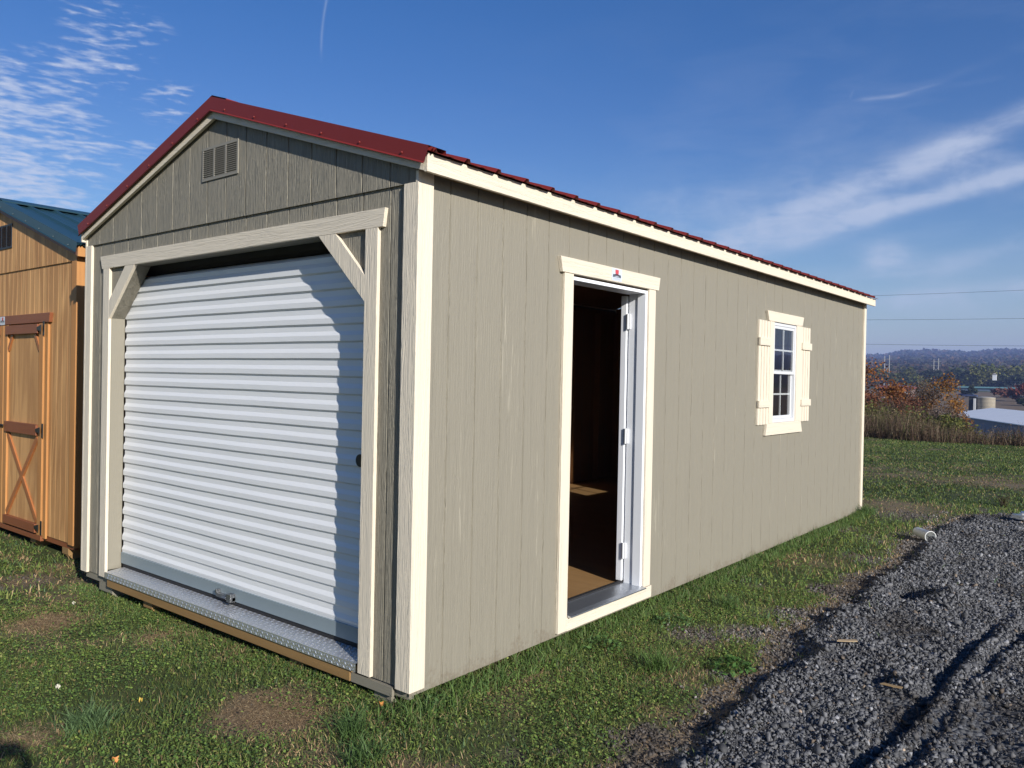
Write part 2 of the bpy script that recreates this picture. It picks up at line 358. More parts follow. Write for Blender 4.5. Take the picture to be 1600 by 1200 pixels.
i = (np.arange(ny-1)[:, None]*nx+np.arange(nx-1)[None]).ravel()
F = np.stack([i, i+1, i+nx+1, i+nx], 1)
rd, gg, dd = masks(V[:, 0], V[:, 1])
nearf = (np.abs(V[:, 0]) < 40) & (V[:, 1] < 27) & (V[:, 1] > -40)
cols = np.stack([np.where(nearf, rd, 0), np.where(nearf, gg, 0), np.where(nearf, dd, .3)], 1)
def ground_mat():
    m, t, b = newmat('ground'); a = t.nodes.new('ShaderNodeVertexColor'); a.layer_name = 'tint'
    s = t.nodes.new('ShaderNodeSeparateColor'); t.links.new(a.outputs[0], s.inputs[0])
    rdm, gm, dm = (X(t, s.outputs[k]) for k in range(3)); p = objco(t); q = t.nodes.new('ShaderNodeSeparateXYZ'); t.links.new(p, q.inputs[0])
    px, py, pz = (X(t, q.outputs[k]) for k in range(3))
    fine = noise(t, p, 60, 5, .7); mid = noise(t, p, 7, 4, .6)
    grass = mixc(t, (fine*.7+mid*.5-.1).mn(1), (.020, .030, .010), (.080, .098, .032))
    dirt = mixc(t, fine, (.11, .075, .048), (.30, .22, .145))
    vo = t.nodes.new('ShaderNodeTexVoronoi'); t.links.new(p, vo.inputs[0]); vo.inputs['Scale'].default_value = 42
    vd = X(t, vo.outputs['Distance']); hs = t.nodes.new('ShaderNodeSeparateColor'); t.links.new(vo.outputs['Color'], hs.inputs[0])
    grav = mixc(t, X(t, hs.outputs[0]), (.045, .047, .052), (.15, .155, .165))
    grav = mixc(t, (noise(t, p, 2.6, 4, .6)-.5).ss(.0, .12)*.7+.2, grav, mixc(t, fine, (.022, .019, .017), (.075, .066, .058)))
    c = mixc(t, (dm*.9 + fine*.3-.15).mn(1).mx(0), grass, dirt)
    c = mixc(t, gm, c, mixc(t, .5, grav, dirt)); c = mixc(t, rdm, c, grav)
    # far land: fields and woods by distance up the valley
    wood = mixc(t, noise(t, p, .03, 6, .7), (.028, .030, .020), (.085, .070, .040)); wood = mixc(t, (noise(t, p, .006, 4)-.5).ss(0, .1)*.5, wood, (.10, .055, .025))
    tan = mixc(t, noise(t, p, .06, 5, .6), (.12, .085, .055), (.20, .145, .09)); fld = mixc(t, noise(t, p, .02, 4), (.05, .065, .025), (.10, .10, .045))
    v = mixc(t, py.ss(27, 34), c, fld); v = mixc(t, py.ss(190, 210)*(py.ss(470, 430)), v, tan)
    v = mixc(t, py.ss(425, 440)*py.ss(560, 540), v, fld); v = mixc(t, py.ss(545, 560), v, wood)
    t.links.new(v, b.inputs['Base Color']); b.inputs['Roughness'].default_value = .9; b.inputs['Specular IOR Level'].default_value = .2
    bump(t, b, fine*.4 + (vd*-1)*(rdm.mx(gm))*1.6, 1, .012); return m
raw_mesh('ground', V, F.ravel(), np.arange(0, F.size, 4), ground_mat(), cols=cols, smooth=True)['kind'] = 'structure'

# ------------------------------------------------------------------ sheds
S8 = .2032
GW = [1.0]
def siding_wall(axis_, plane, sgn, u0, u1, z0, ztop, grooves, holes=()):
    """grooved panel: axis_ 'x' or 'y' = direction the wall runs, plane = its face, sgn = outward direction.
    ztop(u) is the top edge; holes = (ua, ub, za, zb)."""
    mb = MB(); bk = {u0, u1}
    for g in grooves:
        if u0+.01 < g < u1-.01: bk |= {g-.0055*GW[0], g-.002*GW[0], g+.002*GW[0], g+.0055*GW[0]}
    for h in holes: bk |= {h[0], h[1]}
    for e in (ztop.__dict__.get('breaks', ())): bk.add(e)
    bk = sorted(bk)
    def dep(u):
        for g in grooves:
            if abs(u-g) <= .0021*GW[0]: return .0065*GW[0]
        return 0.0
    def P(u, z, d):
        c = plane-sgn*d; return (u, c, z) if axis_ == 'x' else (c, u, z)
    for a, b in zip(bk[:-1], bk[1:]):
        cuts = [(z0, None)]
        mids = (a+b)/2; seg = [(z0, None)]
        hs = sorted([(h[2], h[3]) for h in holes if h[0] <= mids <= h[1]])
        lo = z0
        for za, zb in hs:
            if za > lo+1e-4: mb.quad(P(a, lo, dep(a)), P(b, lo, dep(b)), P(b, za, dep(b)), P(a, za, dep(a)))
            lo = zb
        ta, tb = ztop(a), ztop(b)
        if min(ta, tb) >= lo-1e-6 and max(ta, tb) > lo+1e-4:
            mb.quad(P(a, lo, dep(a)), P(b, lo, dep(b)), P(b, tb, dep(b)), P(a, ta, dep(a)))
    return mb
class Top:
    def __init__(s, f, breaks=()): s.f = f; s.breaks = breaks
    def __call__(s, u): return s.f(u)

def roof_panels(mb, xe, ze, xr, zr, y0, y1, pitch=.2286, y_first=None, th=.0015):
    """ribbed sheet from the eave (xe,ze) to the ridge (xr,zr), ribs running up the slope"""
    ys = [(y0, 0)]; y = (y_first if y_first is not None else y0+.03)
    rw, rh = .012, .019
    while y < y1-.03:
        ys += [(y-rw*1.9, 0), (y-rw*.8, rh), (y+rw*.8, rh), (y+rw*1.9, 0)]
        m_ = y+pitch/2
        if m_+.03 < y1-.03: ys += [(m_-.02, 0), (m_-.012, .003), (m_+.012, .003), (m_+.02, 0)]
        y += pitch
    ys.append((y1, 0)); ys = sorted(ys)
    sl_ = math.hypot(xe-xr, ze-zr); nxn, nzn = abs(zr-ze)/sl_*(1 if xe > xr else -1), abs(xe-xr)/sl_
    n = len(ys); vs = []
    for (x, z) in ((xe, ze), (xr, zr)):
        for lift in (0, -th):
            vs += [(x+nxn*(h+lift), yy, z+nzn*(h+lift)) for yy, h in ys]
    fs = []
    for k in range(n-1):
        fs += [(k, k+1, 2*n+k+1, 2*n+k), (n+k, 3*n+k, 3*n+k+1, n+k+1), (k, n+k, n+k+1, k+1)]
    mb.add(vs, fs)

def louvre_vent(root, x0, x1, y, z0, z1, mat):
    v = MB().box(x0, x1, y-.006, y, z0, z0+.016).box(x0, x1, y-.006, y, z1-.016, z1)
    w3 = (x1-x0-.014*2-.016*2)/3
    xs = [x0+.014+i_*(w3+.016) for i_ in range(3)]
    for xa in (x0, x1-.014): v.box(xa, xa+.014, y-.006, y, z0+.016, z1-.016)
    for i_ in (0, 1): v.box(xs[i_]+w3, xs[i_]+w3+.016, y-.006, y, z0+.016, z1-.016)
    fr = v.build('vent', mat, root)
    lo = MB(); n = 14; h = (z1-z0-.032)/n
    for xa in xs:
        for k in range(n):
            z = z0+.016+k*h
            lo.add([(xa, y-.007, z), (xa+w3, y-.007, z), (xa+w3, y+.002, z+h*.80), (xa, y+.002, z+h*.80), (xa, y-.006, z+.0015), (xa+w3, y-.006, z+.0015)], [(0, 1, 2, 3), (3, 2, 5, 4), (0, 4, 5, 1)])
    lo.build('louvres', mat, fr)
    MB().box(x0+.012, x1-.012, y+.003, y+.005, z0+.014, z1-.014).build('backing', M['dark_in'], fr)

def shed(root, XR, W, Y0, L, mats, roofm, big=None, door=None, win=None, lap=2.379, groove0=.184, sgroove0=.2178, base=-.025, pitch=.2032, gw=1.0):
    """the body every one of these sheds shares: walls, corner boards, roof, rake and eave boards, floor, runners"""
    GW[0] = gw; XL = XR-W; XC = XR-W/2+.012; SL = .322
    ztop = lambda x: 2.985-SL*abs(x-XC)
    S8 = pitch; g = [XR-groove0-S8*k for k in range(int(WG/S8))]
    sd, tz, tx, ty = mats
    holes = [(big[0], big[1], -.1, big[2])] if big else []
    siding_wall('x', Y0, -1, XL, XR, .005, Top(lambda x: lap+.01), g, holes).build('front_wall', sd, root)
    t = Top(lambda x: ztop(x)+.0, (XC,))
    gb = siding_wall('x', Y0-.011, -1, XL, XR, lap, Top(lambda x: max(lap, ztop(x)+.02), (XC,)), g)
    gb.box(XL, XR, Y0-.0105, Y0-.001, lap, lap+.003)
    gb.build('gable_panel', sd, root)
    sg = [Y0+sgroove0+S8*k for k in range(int(L/S8)+1)]; hl = []
    if door: hl.append(door)
    if win: hl.append(win)
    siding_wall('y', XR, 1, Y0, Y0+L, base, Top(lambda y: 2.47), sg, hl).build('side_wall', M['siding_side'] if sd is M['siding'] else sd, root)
    siding_wall('y', XL, -1, Y0, Y0+L, base, Top(lambda y: 2.47), sg).build('side_wall', sd, root)
    siding_wall('x', Y0+L, 1, XL, XR, base, Top(lambda x: ztop(x), (XC,)), g).build('rear_wall', sd, root)
    # rim boards that show under the siding
    MB().box(XL+.010, XR-.010, Y0+.009, Y0+.04, -.045, .03).build('rim_board', M['siding_flat'] if sd is M['siding'] else M['cedar_dark'], root)
    # corner boards: one across the front, one down the side at every corner
    for (x, sx) in ((XR, 1), (XL, -1)):
        for (y, sy) in ((Y0, -1), (Y0+L, 1)):
            top = 2.40
            MB().box(x-sx*.078, x+sx*.0002, y+sy*.0195, y+sy*.0005, 0, lap-.001 if sy < 0 else top).build('corner_board', tz, root, .0015)
            MB().box(x+sx*.0005, x+sx*.020, y-sy*(.081 if sy < 0 else .060), y+sy*.020, 0, 2.44).build('corner_board', tz, root, .0015)
    # eave boards
    ro = XR+.10; lo_ = XL-.035
    for x, s_ in ((ro, -1), (lo_, 1)):
        MB().prism([(x, 2.408), (x, 2.492), (x+s_*.02, 2.498), (x+s_*.02, 2.408)], 'y', Y0-.045, Y0+L+.085).build('eave_board', ty, root, .0015)
        MB().box(x+s_*.021, (XR if s_ < 0 else XL), Y0-.02, Y0+L+.02, 2.43, 2.436).build('soffit', tx if 0 else M['interior'], root)
    # rake boards, front and back
    rz = lambda x: 2.983-.32*abs(x-XC)
    for ya, yb in ((Y0-.045, Y0-.025), (Y0+L+.065, Y0+L+.085)):
        for xe in (ro-.021, lo_+.021):
            MB().prism([(XC, rz(XC)), (xe, rz(xe)), (xe, rz(xe)+.075), (XC, rz(XC)+.075)], 'y', ya, yb).build('rake_board', tx, root, .0015)
    for xe in (ro-.021, lo_+.021):     # underside between gable and rake board
        MB().prism([(XC, rz(XC)+.02), (xe, rz(xe)+.02), (xe, rz(xe)+.03), (XC, rz(XC)+.03)], 'y', Y0-.0245, Y0-.011).build('soffit', tx, root)
    # roof
    zr = 3.088; xe_r = ro+.030; xe_l = lo_-.030; ze = 2.493
    mb = MB(); roof_panels(mb, xe_r, ze, XC, zr, Y0-.04, Y0+L+.10, y_first=Y0+.193-.2286)
    ze_l = zr-(zr-ze)*(XC-xe_l)/(xe_r-XC)
    roof_panels(mb, xe_l, ze_l, XC, zr, Y0-.04, Y0+L+.10, y_first=Y0+.193-.2286)
    rf = mb.build('roof', roofm, root)
    k = (zr-ze)/(xe_r-XC); c = MB()
    for s_ in (1, -1):
        a = XC+s_*.15
        c.add([(XC, Y0-.055, zr+.030), (XC, Y0+L+.11, zr+.030), (a, Y0+L+.11, zr+.030-k*.15), (a, Y0-.055, zr+.030-k*.15), (a+s_*.004, Y0-.055, zr+.018-k*.15), (a+s_*.004, Y0+L+.11, zr+.018-k*.15)],
              [(0, 1, 2, 3), (3, 2, 5, 4)])
    c.build('ridge_cap', roofm, rf)
    c = MB()
    for s_ in (1, -1):
        c.prism([(XC, zr+.003), (XC+s_*.12, zr+.003-k*.12), (XC+s_*.12, zr+.026-k*.12), (XC, zr+.026)], 'y', Y0-.050, Y0-.030)
    c.build('closure_strip', M['foam'], rf)
    # folded flashing up both front rakes
    for xe, dx_ in ((xe_r-.006, 1), (xe_l+.006, -1)):
        zt = lambda x: zr+.022-k*abs(x-XC); fl = MB()
        yf = Y0-.062; A = XC; B = xe
        pts = lambda x: [(x-.0*dx_, yf, zt(x)-.078), (x, yf, zt(x)), (x, Y0+.02, zt(x)), (x, Y0+.02, zt(x)-.018)]
        B2 = B-dx_*.026
        fl.add([(A, yf, zt(A)-.078), (B2, yf, zt(B2)-.078), (B, yf, zt(B)), (A, yf, zt(A)), (A, Y0+.05, zt(A)), (B, Y0+.05, zt(B)), (A, Y0+.05, zt(A)-.02), (B, Y0+.05, zt(B)-.02),
                (A, yf-.007, zt(A)-.086), (B2, yf-.007, zt(B2)-.086), (A, yf+.001, zt(A)-.088), (B2, yf+.001, zt(B2)-.088)],
               [(0, 1, 2, 3), (3, 2, 5, 4), (4, 5, 7, 6), (0, 1, 9, 8), (8, 9, 11, 10)])
        fo = fl.build('rake_flashing', roofm, rf)
        n_ = 6
        for q in range(1, n_+1):
            x = A+(B2-A)*(q-.5)/n_; MB().tube((x, yf, zt(x)-.062), (x, yf-.006, zt(x)-.062), .007, .005, 6).build('screw', roofm, fo)
    # inside: far boards, studs, floor; and the runners beneath
    MB().box(XL+.012, XR-.012, Y0+(.17 if big else .041), Y0+L-.002, .045, .08).build('floor', M['floor'], root)
    stud = lambda *a: MB().box(*a).build('stud', M['interior'], root)
    for q in range(int(L/.61)+1):
        y = min(Y0+.1+q*.61, Y0+L-.05); stud(XL+.008, XL+.095, y, y+.038, .081, 2.40)
        if not any(h[0]-.05 < y < h[1]+.02 for h in hl): stud(XR-.095, XR-.008, y, y+.038, .081, 2.40)
    for q in range(6):
        x = XL+.3+q*.56; stud(x, x+.038, Y0+L-.095, Y0+L-.008, .081, 2.40)
    it = MB()                          # bare inner faces of the boards and the roof deck
    it.box(XL+.003, XL+.006, Y0+.02, Y0+L-.004, .081, 2.45).box(XL+.01, XR-.01, Y0+L-.006, Y0+L-.003, .081, 2.5)
    def wallin():
        ys_ = [Y0+.02]+[v for h in hl for v in (h[0], h[1])]+[Y0+L-.01]
        for a, b in zip(ys_[::2], ys_[1::2]): it.box(XR-.011, XR-.008, a, b, .081, 2.45)
        for h in hl:
            if h[2] > .1: it.box(XR-.011, XR-.008, h[0], h[1], .081, h[2])
            it.box(XR-.011, XR-.008, h[0], h[1], h[3], 2.45)
    wallin()
    for s_, xe in ((1, XR), (-1, XL)): it.prism([(XC, zr-.035), (xe, zr-.035-k*abs(xe-XC)), (xe, zr-.02-k*abs(xe-XC)), (XC, zr-.02)], 'y', Y0+.02, Y0+L)
    it.build('lining', M['interior'], root)
    sk = [XR-.25, XR-.94, XR-2.56, XR-3.20]
    for q, x in enumerate(sk):
        zl = min(-.135, hz(x, Y0)-.03); wd = .115 if q in (1, 2) else .12 if q == 0 else .20
        paint = q in (0, 3)
        MB().prism([(Y0+(.008 if paint else .012), -.046), (Y0+(.008 if paint else .012), -.046-.055), (Y0+.10, zl-.03), (Y0+L-.02, zl-.03), (Y0+L-.02, -.046)], 'x', x, x+wd).build(
            'runner', M['siding_flat'] if (paint and sd is M['siding']) else M['timber'], root)
    return dict(XL=XL, XR=XR, XC=XC, ztop=ztop)

# ---- the taupe garage shed
LG = 7.362; WG = 3.425
grey = empty('garage_shed', (0, 0, -.1), 'taupe garage shed with a red metal roof, white roll-up door and open side door', 'shed')
DOOR = (1.258, 2.157, .05, 2.093); WIN = (4.45, 5.04, 1.118, 2.028)
T4 = (M['siding'], M['trim_z'], M['trim_x'], M['trim_y'])
shed(grey, 0.0, WG, 0.0, LG, T4, M['red_metal'], big=(-3.08, -.32, 2.21), door=DOOR, win=WIN)
louvre_vent(grey, -1.862, -1.474, -.012, 2.632, 2.834, M['vent'])

# roll-up door surround
MB().prism([(-3.197, 2.284), (-.203, 2.284), (-.217, 2.194), (-3.170, 2.194)], 'y', -.022, -.0005).build('door_header', M['trim_x'], grey, .0015)
for xa, xb in ((-3.149, -3.057), (-.344, -.253)):
    MB().box(xa, xb, -.0215, -.0005, .010, 2.1935).build('door_post', M['trim_z'], grey, .0015)
JD = .094
for xa, xb in ((-3.100, -3.0565), (-.3435, -.300)):              # deep taupe framing behind the cream boards
    MB().box(xa, xb, 0.001, JD, .062, 2.19).build('door_jamb', M['taupe_frame'], grey)
MB().box(-3.10, -.30, 0.001, JD, 2.194, 2.224).build('door_jamb', M['taupe_frame'], grey)
for s_, xp in ((1, -3.0565), (-1, -.3435)):
    br = MB().prism([(xp, 1.966), (xp, 1.838), (xp+s_*.368, 2.1935), (xp+s_*.230, 2.1935)], 'y', -.0212, -.0006).build('corner_brace', M['trim_z'], grey, .0015)
    MB().prism([(xp, 2.1925), (xp, 1.841), (xp+s_*.363, 2.1925)], 'y', .0006, JD-.002).build('brace_block', M['siding'], br)
# curtain
CY = .112
def curtain():
    m, t, b = newmat('white_steel_curtain'); n = noise(t, mapped(t, (.35, 1, 1.6)), 3.5, 5, .6)
    t.links.new(mixc(t, n, (.70, .71, .725), (.77, .775, .785)), b.inputs['Base Color']); b.inputs['Roughness'].default_value = .42
    film = noise(t, mapped(t, (.5, 1, 2.2), (0, R(14), 0)), 9, 5, .65, 1.2); bump(t, b, film, .3, .004); return m
cm = MB(); per = .0928; prof = [(2.158, .16), (2.150, .11), (2.136, .06), (2.122, .030)]; z = 2.108
while z > .18:
    prof += [(z, .0105), (z-per*.30, .0105), (z-per*.55, 0.), (z-per*.86, 0.), (z-per*.96, .0100)]; z -= per
prof = [p for p in prof if p[0] > .178]+[(.176, .004)]
xs_ = np.linspace(-3.05, -.35, 28); vs = []; fs = []
for k, (z, d) in enumerate(prof):
    for j, x in enumerate(xs_):
        sag = .0011*math.sin(x*2.1+z*3)+.0005*math.sin(x*7+z*9); vs.append((x, CY-.018+d+sag*.6, z+sag))
nn = len(xs_)
for k in range(len(prof)-1):
    for j in range(nn-1): fs.append((k*nn+j, k*nn+j+1, (k+1)*nn+j+1, (k+1)*nn+j))
rd_ = MB().add(vs, fs).build('roll_up_door', curtain(), grey)
bb = MB().box(-3.05, -.35, CY-.024, CY-.006, .098, .176).build('bottom_bar', M['bar_steel'], rd_, .002)
MB().box(-3.04, -.355, CY-.016, CY-.002, .071, .0975).build('bottom_seal', M['rubber'], rd_)
lt = MB().box(-1.770, -1.590, CY-.046, CY-.0245, .104, .126).box(-1.770, -1.752, CY-.05, CY-.0245, .126, .148).box(-1.632, -1.590, CY-.060, CY-.0245, .098, .146)
lt.tube((-1.70, CY-.048, .115), (-1.65, CY-.048, .115), .008, n=8).build('slide_latch', M['galv'], rd_, .001)
kb = MB().tube((-.462, CY-.010, 1.041), (-.462, CY-.042, 1.041), .028, .034, 14).build('door_lock', M['black_iron'], rd_, .003)
for xg in (-3.054, -.376): MB().box(xg, xg+.03, CY+.003, CY+.05, .07, 2.18).build('guide_rail', M['rubber'], rd_)
MB().tube((-3.0, .24, 2.30), (-.33, .24, 2.30), .14, n=20).build('door_barrel', M['dark_in'], rd_)
# tread-plate sill with raised lozenges, lip folded over the timber
tp = MB(); y_o = -.032; zt_ = lambda y: .058+(y-y_o)*.09
tp.add([(-3.03, y_o, zt_(y_o)), (-.346, y_o, zt_(y_o)), (-.346, .115, zt_(.115)), (-3.03, .115, zt_(.115)), (-3.03, y_o, .014), (-.346, y_o, .014)], [(0, 1, 2, 3), (0, 4, 5, 1)])
def loz(cx, cy, ang, top):
    c_, s2 = math.cos(ang), math.sin(ang); L_, W_, H_ = .0125, .0042, .0036; P = []
    for a, b_ in ((L_, 0), (0, W_), (-L_, 0), (0, -W_)):
        u, v_ = a*c_-b_*s2, a*s2+b_*c_
        P.append((cx+u, cy+v_, zt_(cy+v_)+.0002) if top else (cx+u, y_o-.0002, cy+v_))
    P.append((cx, cy, zt_(cy)+H_) if top else (cx, y_o-H_, cy)); tp.add(P, [(0, 1, 4), (1, 2, 4), (2, 3, 4), (3, 0, 4)])
for iy in range(7):
    for ix in range(112):
        x = -3.01+ix*.0236+(iy % 2)*.0118
        if x < -.36: loz(x, y_o+.014+iy*.0215, R(45 if (ix+iy) % 2 else -45), True)
for ix in range(112):
    for iz in range(2): loz(-2.985+ix*.0236+(iz % 2)*.0118, .024+iz*.02, R(45 if ix % 2 else -45), False)
tp.build('tread_plate', M['plate'], grey)
MB().box(-3.02, -.40, -.022, -.0005, -.046, .0136).build('front_beam', M['timber'], grey, .003)
MB().box(-.398, -.10, -.016, -.0005, -.046, -.002).build('rim_board', M['siding_flat'], grey)

# side entry door
MB().prism([(1.116, 2.184), (2.299, 2.184), (2.280, 2.096), (1.138, 2.096)], 'x', .0005, .026).build('entry_header', M['trim_y'], grey, .0015)
MB().box(.0005, .020, 1.167, 1.258, -.006, 2.0955).build('entry_trim', M['trim_z'], grey, .0015)
MB().box(.0005, .020, 2.160, 2.250, .0755, 2.0955).build('entry_trim', M['trim_z'], grey, .0015)
MB().box(.0005, .020, 1.2585, 2.273, -.008, .071).build('entry_trim', M['trim_y'], grey, .0015)
j = MB().box(-.125, .008, 1.2585, 1.274, .082, 2.083).box(-.055, .008, 2.132, 2.157, .082, 2.083).box(-.125, -.057, 2.141, 2.157, .082, 2.083).box(-.125, .008, 1.274, 2.132, 2.062, 2.083)
j.build('steel_jamb', M['white_steel'], grey, .002)
th_ = MB().prism([(.046, .072), (.046, .080), (.010, .086), (-.125, .090), (-.125, .081), (.0205, .076), (.0205, .072)], 'y', 1.262, 2.155).build('threshold', M['alu'], grey, .001)
MB().box(-.15, -.126, 1.27, 2.14, .081, .100).build('sweep_strip', M['rubber'], th_)
LF = (-.180, -.136, 2.128, 3.03)
lf = MB().box(LF[0], LF[1], LF[2], LF[3], .10, 2.055).build('entry_door', M['white_steel'], grey, .003, label='white steel entry door swung fully open inwards')
for z0_, z1_ in ((1.828, 1.928), (1.045, 1.145), (.258, .362)):
    h = MB().box(-.137, -.108, LF[2]-.0035, LF[2]+.012, z0_, z1_)
    h.tube((-.122, LF[2]-.006, z0_-.003), (-.122, LF[2]-.006, z1_+.003), .0075, n=10).build('hinge', M['vinyl'], lf)
MB().tube((-.205, 2.93, 1.0), (-.205, 2.93, 1.001), .027).tube((-.18, 2.93, 1.0), (-.225, 2.93, 1.0), .012).tube((-.222, 2.93, 1.0), (-.25, 2.93, 1.0), .026, .022, 14).build('door_knob', M['galv'], lf)

# maker's label: pale square, red block over a dark arched line and faint rows
def sticker(root, o, u, n, name='maker_label'):
    """o = lower-left corner, u = unit vector along the board, n = outward"""
    o = Vector(o); u = Vector(u); n = Vector(n); zv = Vector((0, 0, 1)); W_, H_ = .122, .078
    def q(a, b, c, d, e, mb): mb.add([tuple(o+u*x_+zv*z_+n*e) for x_, z_ in ((a, b), (c, b), (c, d), (a, d))], [(0, 1, 2, 3)])
    mb = MB(); q(0, 0, W_, H_, .0012, mb); s_ = mb.build(name, plain('label_paper', (.55, .60, .68), .3, 0, .03), root)
    mb = MB(); q(.043, .048, .083, .071, .0018, mb); q(.047, .036, .079, .048, .0018, mb); s1 = mb.build('label_emblem', plain('label_red', (.52, .07, .08), .4), s_)
    mb = MB()
    for k in range(9):
        a = (k-4)/4; zc = .039-a*a*.008; q(.016+k*.0105, zc-.008, .016+k*.0105+.0078, zc+.006+(.003 if k in (0, 8) else 0), .0024, mb)
    q(.012, .024, .110, .0265, .0024, mb); mb.build('label_lettering', plain('label_ink', (.03, .04, .055), .4), s_)
    mb = MB()
    for k in range(2):
        for q_ in range(8): q(.020+q_*.0105, .009+k*.007, .020+q_*.0105+.0078, .0115+k*.007, .0018, mb)
    mb.build('label_small_print', plain('label_grey_ink', (.30, .33, .38), .4), s_)
sticker(grey, (.026, 1.663, 2.1025), (0, 1, 0), (1, 0, 0))

# window with shutters
MB().prism([(4.276, 2.118), (5.212, 2.118), (5.172, 2.029), (4.316, 2.029)], 'x', .0005, .024).build('window_head', M['trim_y'], grey, .0015)
MB().prism([(4.314, 1.1165), (5.178, 1.1165), (5.222, 1.009), (4.283, 1.009)], 'x', .0005, .024).build('window_apron', M['trim_y'], grey, .0015)
for ya, yb in ((4.357, 4.452), (5.040, 5.168)): MB().box(.0005, .020, ya, yb, 1.117, 2.0285).build('window_trim', M['trim_z'], grey, .0015)
wn = MB()
for (ya, yb, za, zb) in ((4.4525, 4.480, 1.118, 2.0275), (5.013, 5.0395, 1.118, 2.0275), (4.480, 5.013, 1.118, 1.150), (4.480, 5.013, 2.0, 2.0275)): wn.box(-.048, .010, ya, yb, za, zb)
wo = wn.build('window', M['vinyl'], grey, .001)
def sash(x, za, zb, nm):
    x += 0
    s_ = MB(); ya, yb = 4.481, 5.012; e = .026
    s_.box(x-.018, x, ya, ya+e, za, zb).box(x-.022, x, yb-e, yb, za, zb).box(x-.022, x, ya+e, yb-e, za, za+e).box(x-.022, x, ya+e, yb-e, zb-e, zb)
    so_ = s_.build('sash', M['vinyl'], wo, .001)
    zc = (za+zb)/2; yc = (ya+yb)/2
    MB().box(x-.016, x-.006, yc-.008, yc+.008, za+e, zb-e).box(x-.0155, x-.0065, ya+e, yb-e, zc-.008, zc+.008).build('glazing_bars', M['vinyl'], wo)
    MB().quad((x-.0055, ya+e, za+e), (x-.0055, yb-e, za+e), (x-.0055, yb-e, zb-e), (x-.0055, ya+e, zb-e)).build('pane', M['glass'], wo)
sash(.004, 1.560, 1.999, 'u'); sash(-.016, 1.151, 1.600, 'l')
for ya, yb in ((4.108, 4.3555), (5.170, 5.428)):
    b_ = MB(); w4 = (yb-ya-.012*3)/4
    for k in range(4):
        y = ya+k*(w4+.012); b_.box(.0006, .016, y, y+w4, 1.108, 2.026)
    b_.box(.0006, .004, ya+.001, yb-.001, 1.12, 2.01)
    sh = b_.build('shutter', M['trim_z'], grey, .001)
    for z0_, z1_ in ((1.806, 1.874), (1.260, 1.322)): MB().box(.0162, .032, ya-.006 if ya < 5 else ya+.002, yb-.002 if ya < 5 else yb+.010, z0_, z1_).build('shutter_batten', M['trim_y'], sh, .001)

# ---- the cedar shed on the left
XR2, Y2 = -4.33, .30
ced = empty('cedar_shed', (XR2, Y2, -.12), 'stained orange timber shed with a green metal roof and cross-braced doors', 'shed')
shed(ced, XR2, WG, Y2, 6.2, (M['cedar_z'], M['cedar_trim'], M['cedar_dark'], M['cedar_trim']), M['green_metal'], lap=2.385, pitch=.1016, gw=.4)
louvre_vent(ced, XR2-1.79, XR2-1.40, Y2-.013, 2.612, 2.84, M['dark_vent'])
Yf = Y2-.001
hb = MB().prism([(-6.90, 1.968), (-4.806, 1.968), (-4.826, 1.885), (-6.88, 1.885)], 'y', Yf-.030, Yf).build('door_header', M['cedar_dark'], ced, .002)
for xa, xb in ((-4.930, -4.872), (-6.93, -6.872)): MB().box(xa, xb, Yf-.018, Yf, -.02, 1.884).build('door_casing', M['cedar_trim'], ced, .0015)
def leaf_door(x0, x1, hinge_right):
    d = MB().box(x0, x1, Yf-.012, Yf-.002, .0, 1.880)
    dl = d.build('barn_door', M['cedar_z'], ced, .001)
    yf = Yf-.0125
    for a, b in ((x0, x0+.085), (x1-.085, x1)): MB().box(a, b, yf-.018, yf, .0, 1.878).build('stile', M['cedar_trim'], dl, .0015)
    for z0_, z1_ in ((1.790, 1.872), (.880, .976), (.016, .094)): MB().box(x0+.072, x1-.092, yf-.034, yf-.0185 if 0 else yf, z0_, z1_).build('rail', M['cedar_dark'], dl, .0015)
    a, b = x0+.085, x1-.085
    def dia(xa, za, xb, zb, wd, yo):
        dxx, dzz = xb-xa, zb-za; l_ = math.hypot(dxx, dzz); px_, pz_ = -dzz/l_*wd/2, dxx/l_*wd/2
        MB().prism([(xa+px_, za+pz_), (xa-px_, za-pz_), (xb-px_, zb-pz_), (xb+px_, zb+pz_)], 'y', yf-yo, yf-.0005).build('brace', M['cedar_diag'], dl, .001)
    dia(a+.02, .86, b-.02, .115, .05, .015); dia(a+.02, .115, b-.02, .86, .05, .017)
    dia(a+.005, 1.645, a+.105, 1.785, .035, .015); dia(b-.005, 1.645, b-.105, 1.785, .035, .015)
    xh = x1 if hinge_right else x0; sg_ = 1 if hinge_right else -1
    for zc in (1.832, .930, .072):
        h = MB().box(xh+sg_*.004, xh+sg_*.034, yf-.024, yf-.0185+.0, zc-.062, zc+.062)
        h.prism([(xh+sg_*.004, zc+.030), (xh+sg_*.004, zc-.030), (xh-sg_*.085, zc-.012), (xh-sg_*.085, zc+.012)], 'y', yf-.040, yf-.0345).build('strap_hinge', M['black_iron'], dl, .001)
    return dl
ld = leaf_door(-5.845, -4.942, True); ld2 = leaf_door(-6.760, -5.857, False)
MB().box(-6.0, -5.80, Yf-.050, Yf-.040, .925, .942).tube((-5.90, Yf-.035, .93), (-5.90, Yf-.095, .93), .008, n=8).tube((-5.96, Yf-.09, .915), (-5.80, Yf-.09, .945), .009, n=8).build('door_handle', M['black_iron'], ld, .001)
MB().prism([(-6.9, -.048), (-4.94, -.048), (-4.94, -.004), (-6.9, -.004)], 'y', Yf-.03, Yf-.0005).build('door_sill', M['cedar_dark'], ced, .002)
sticker(ced, (-5.95, Yf-.030, 1.885), (1, 0, 0), (0, -1, 0))

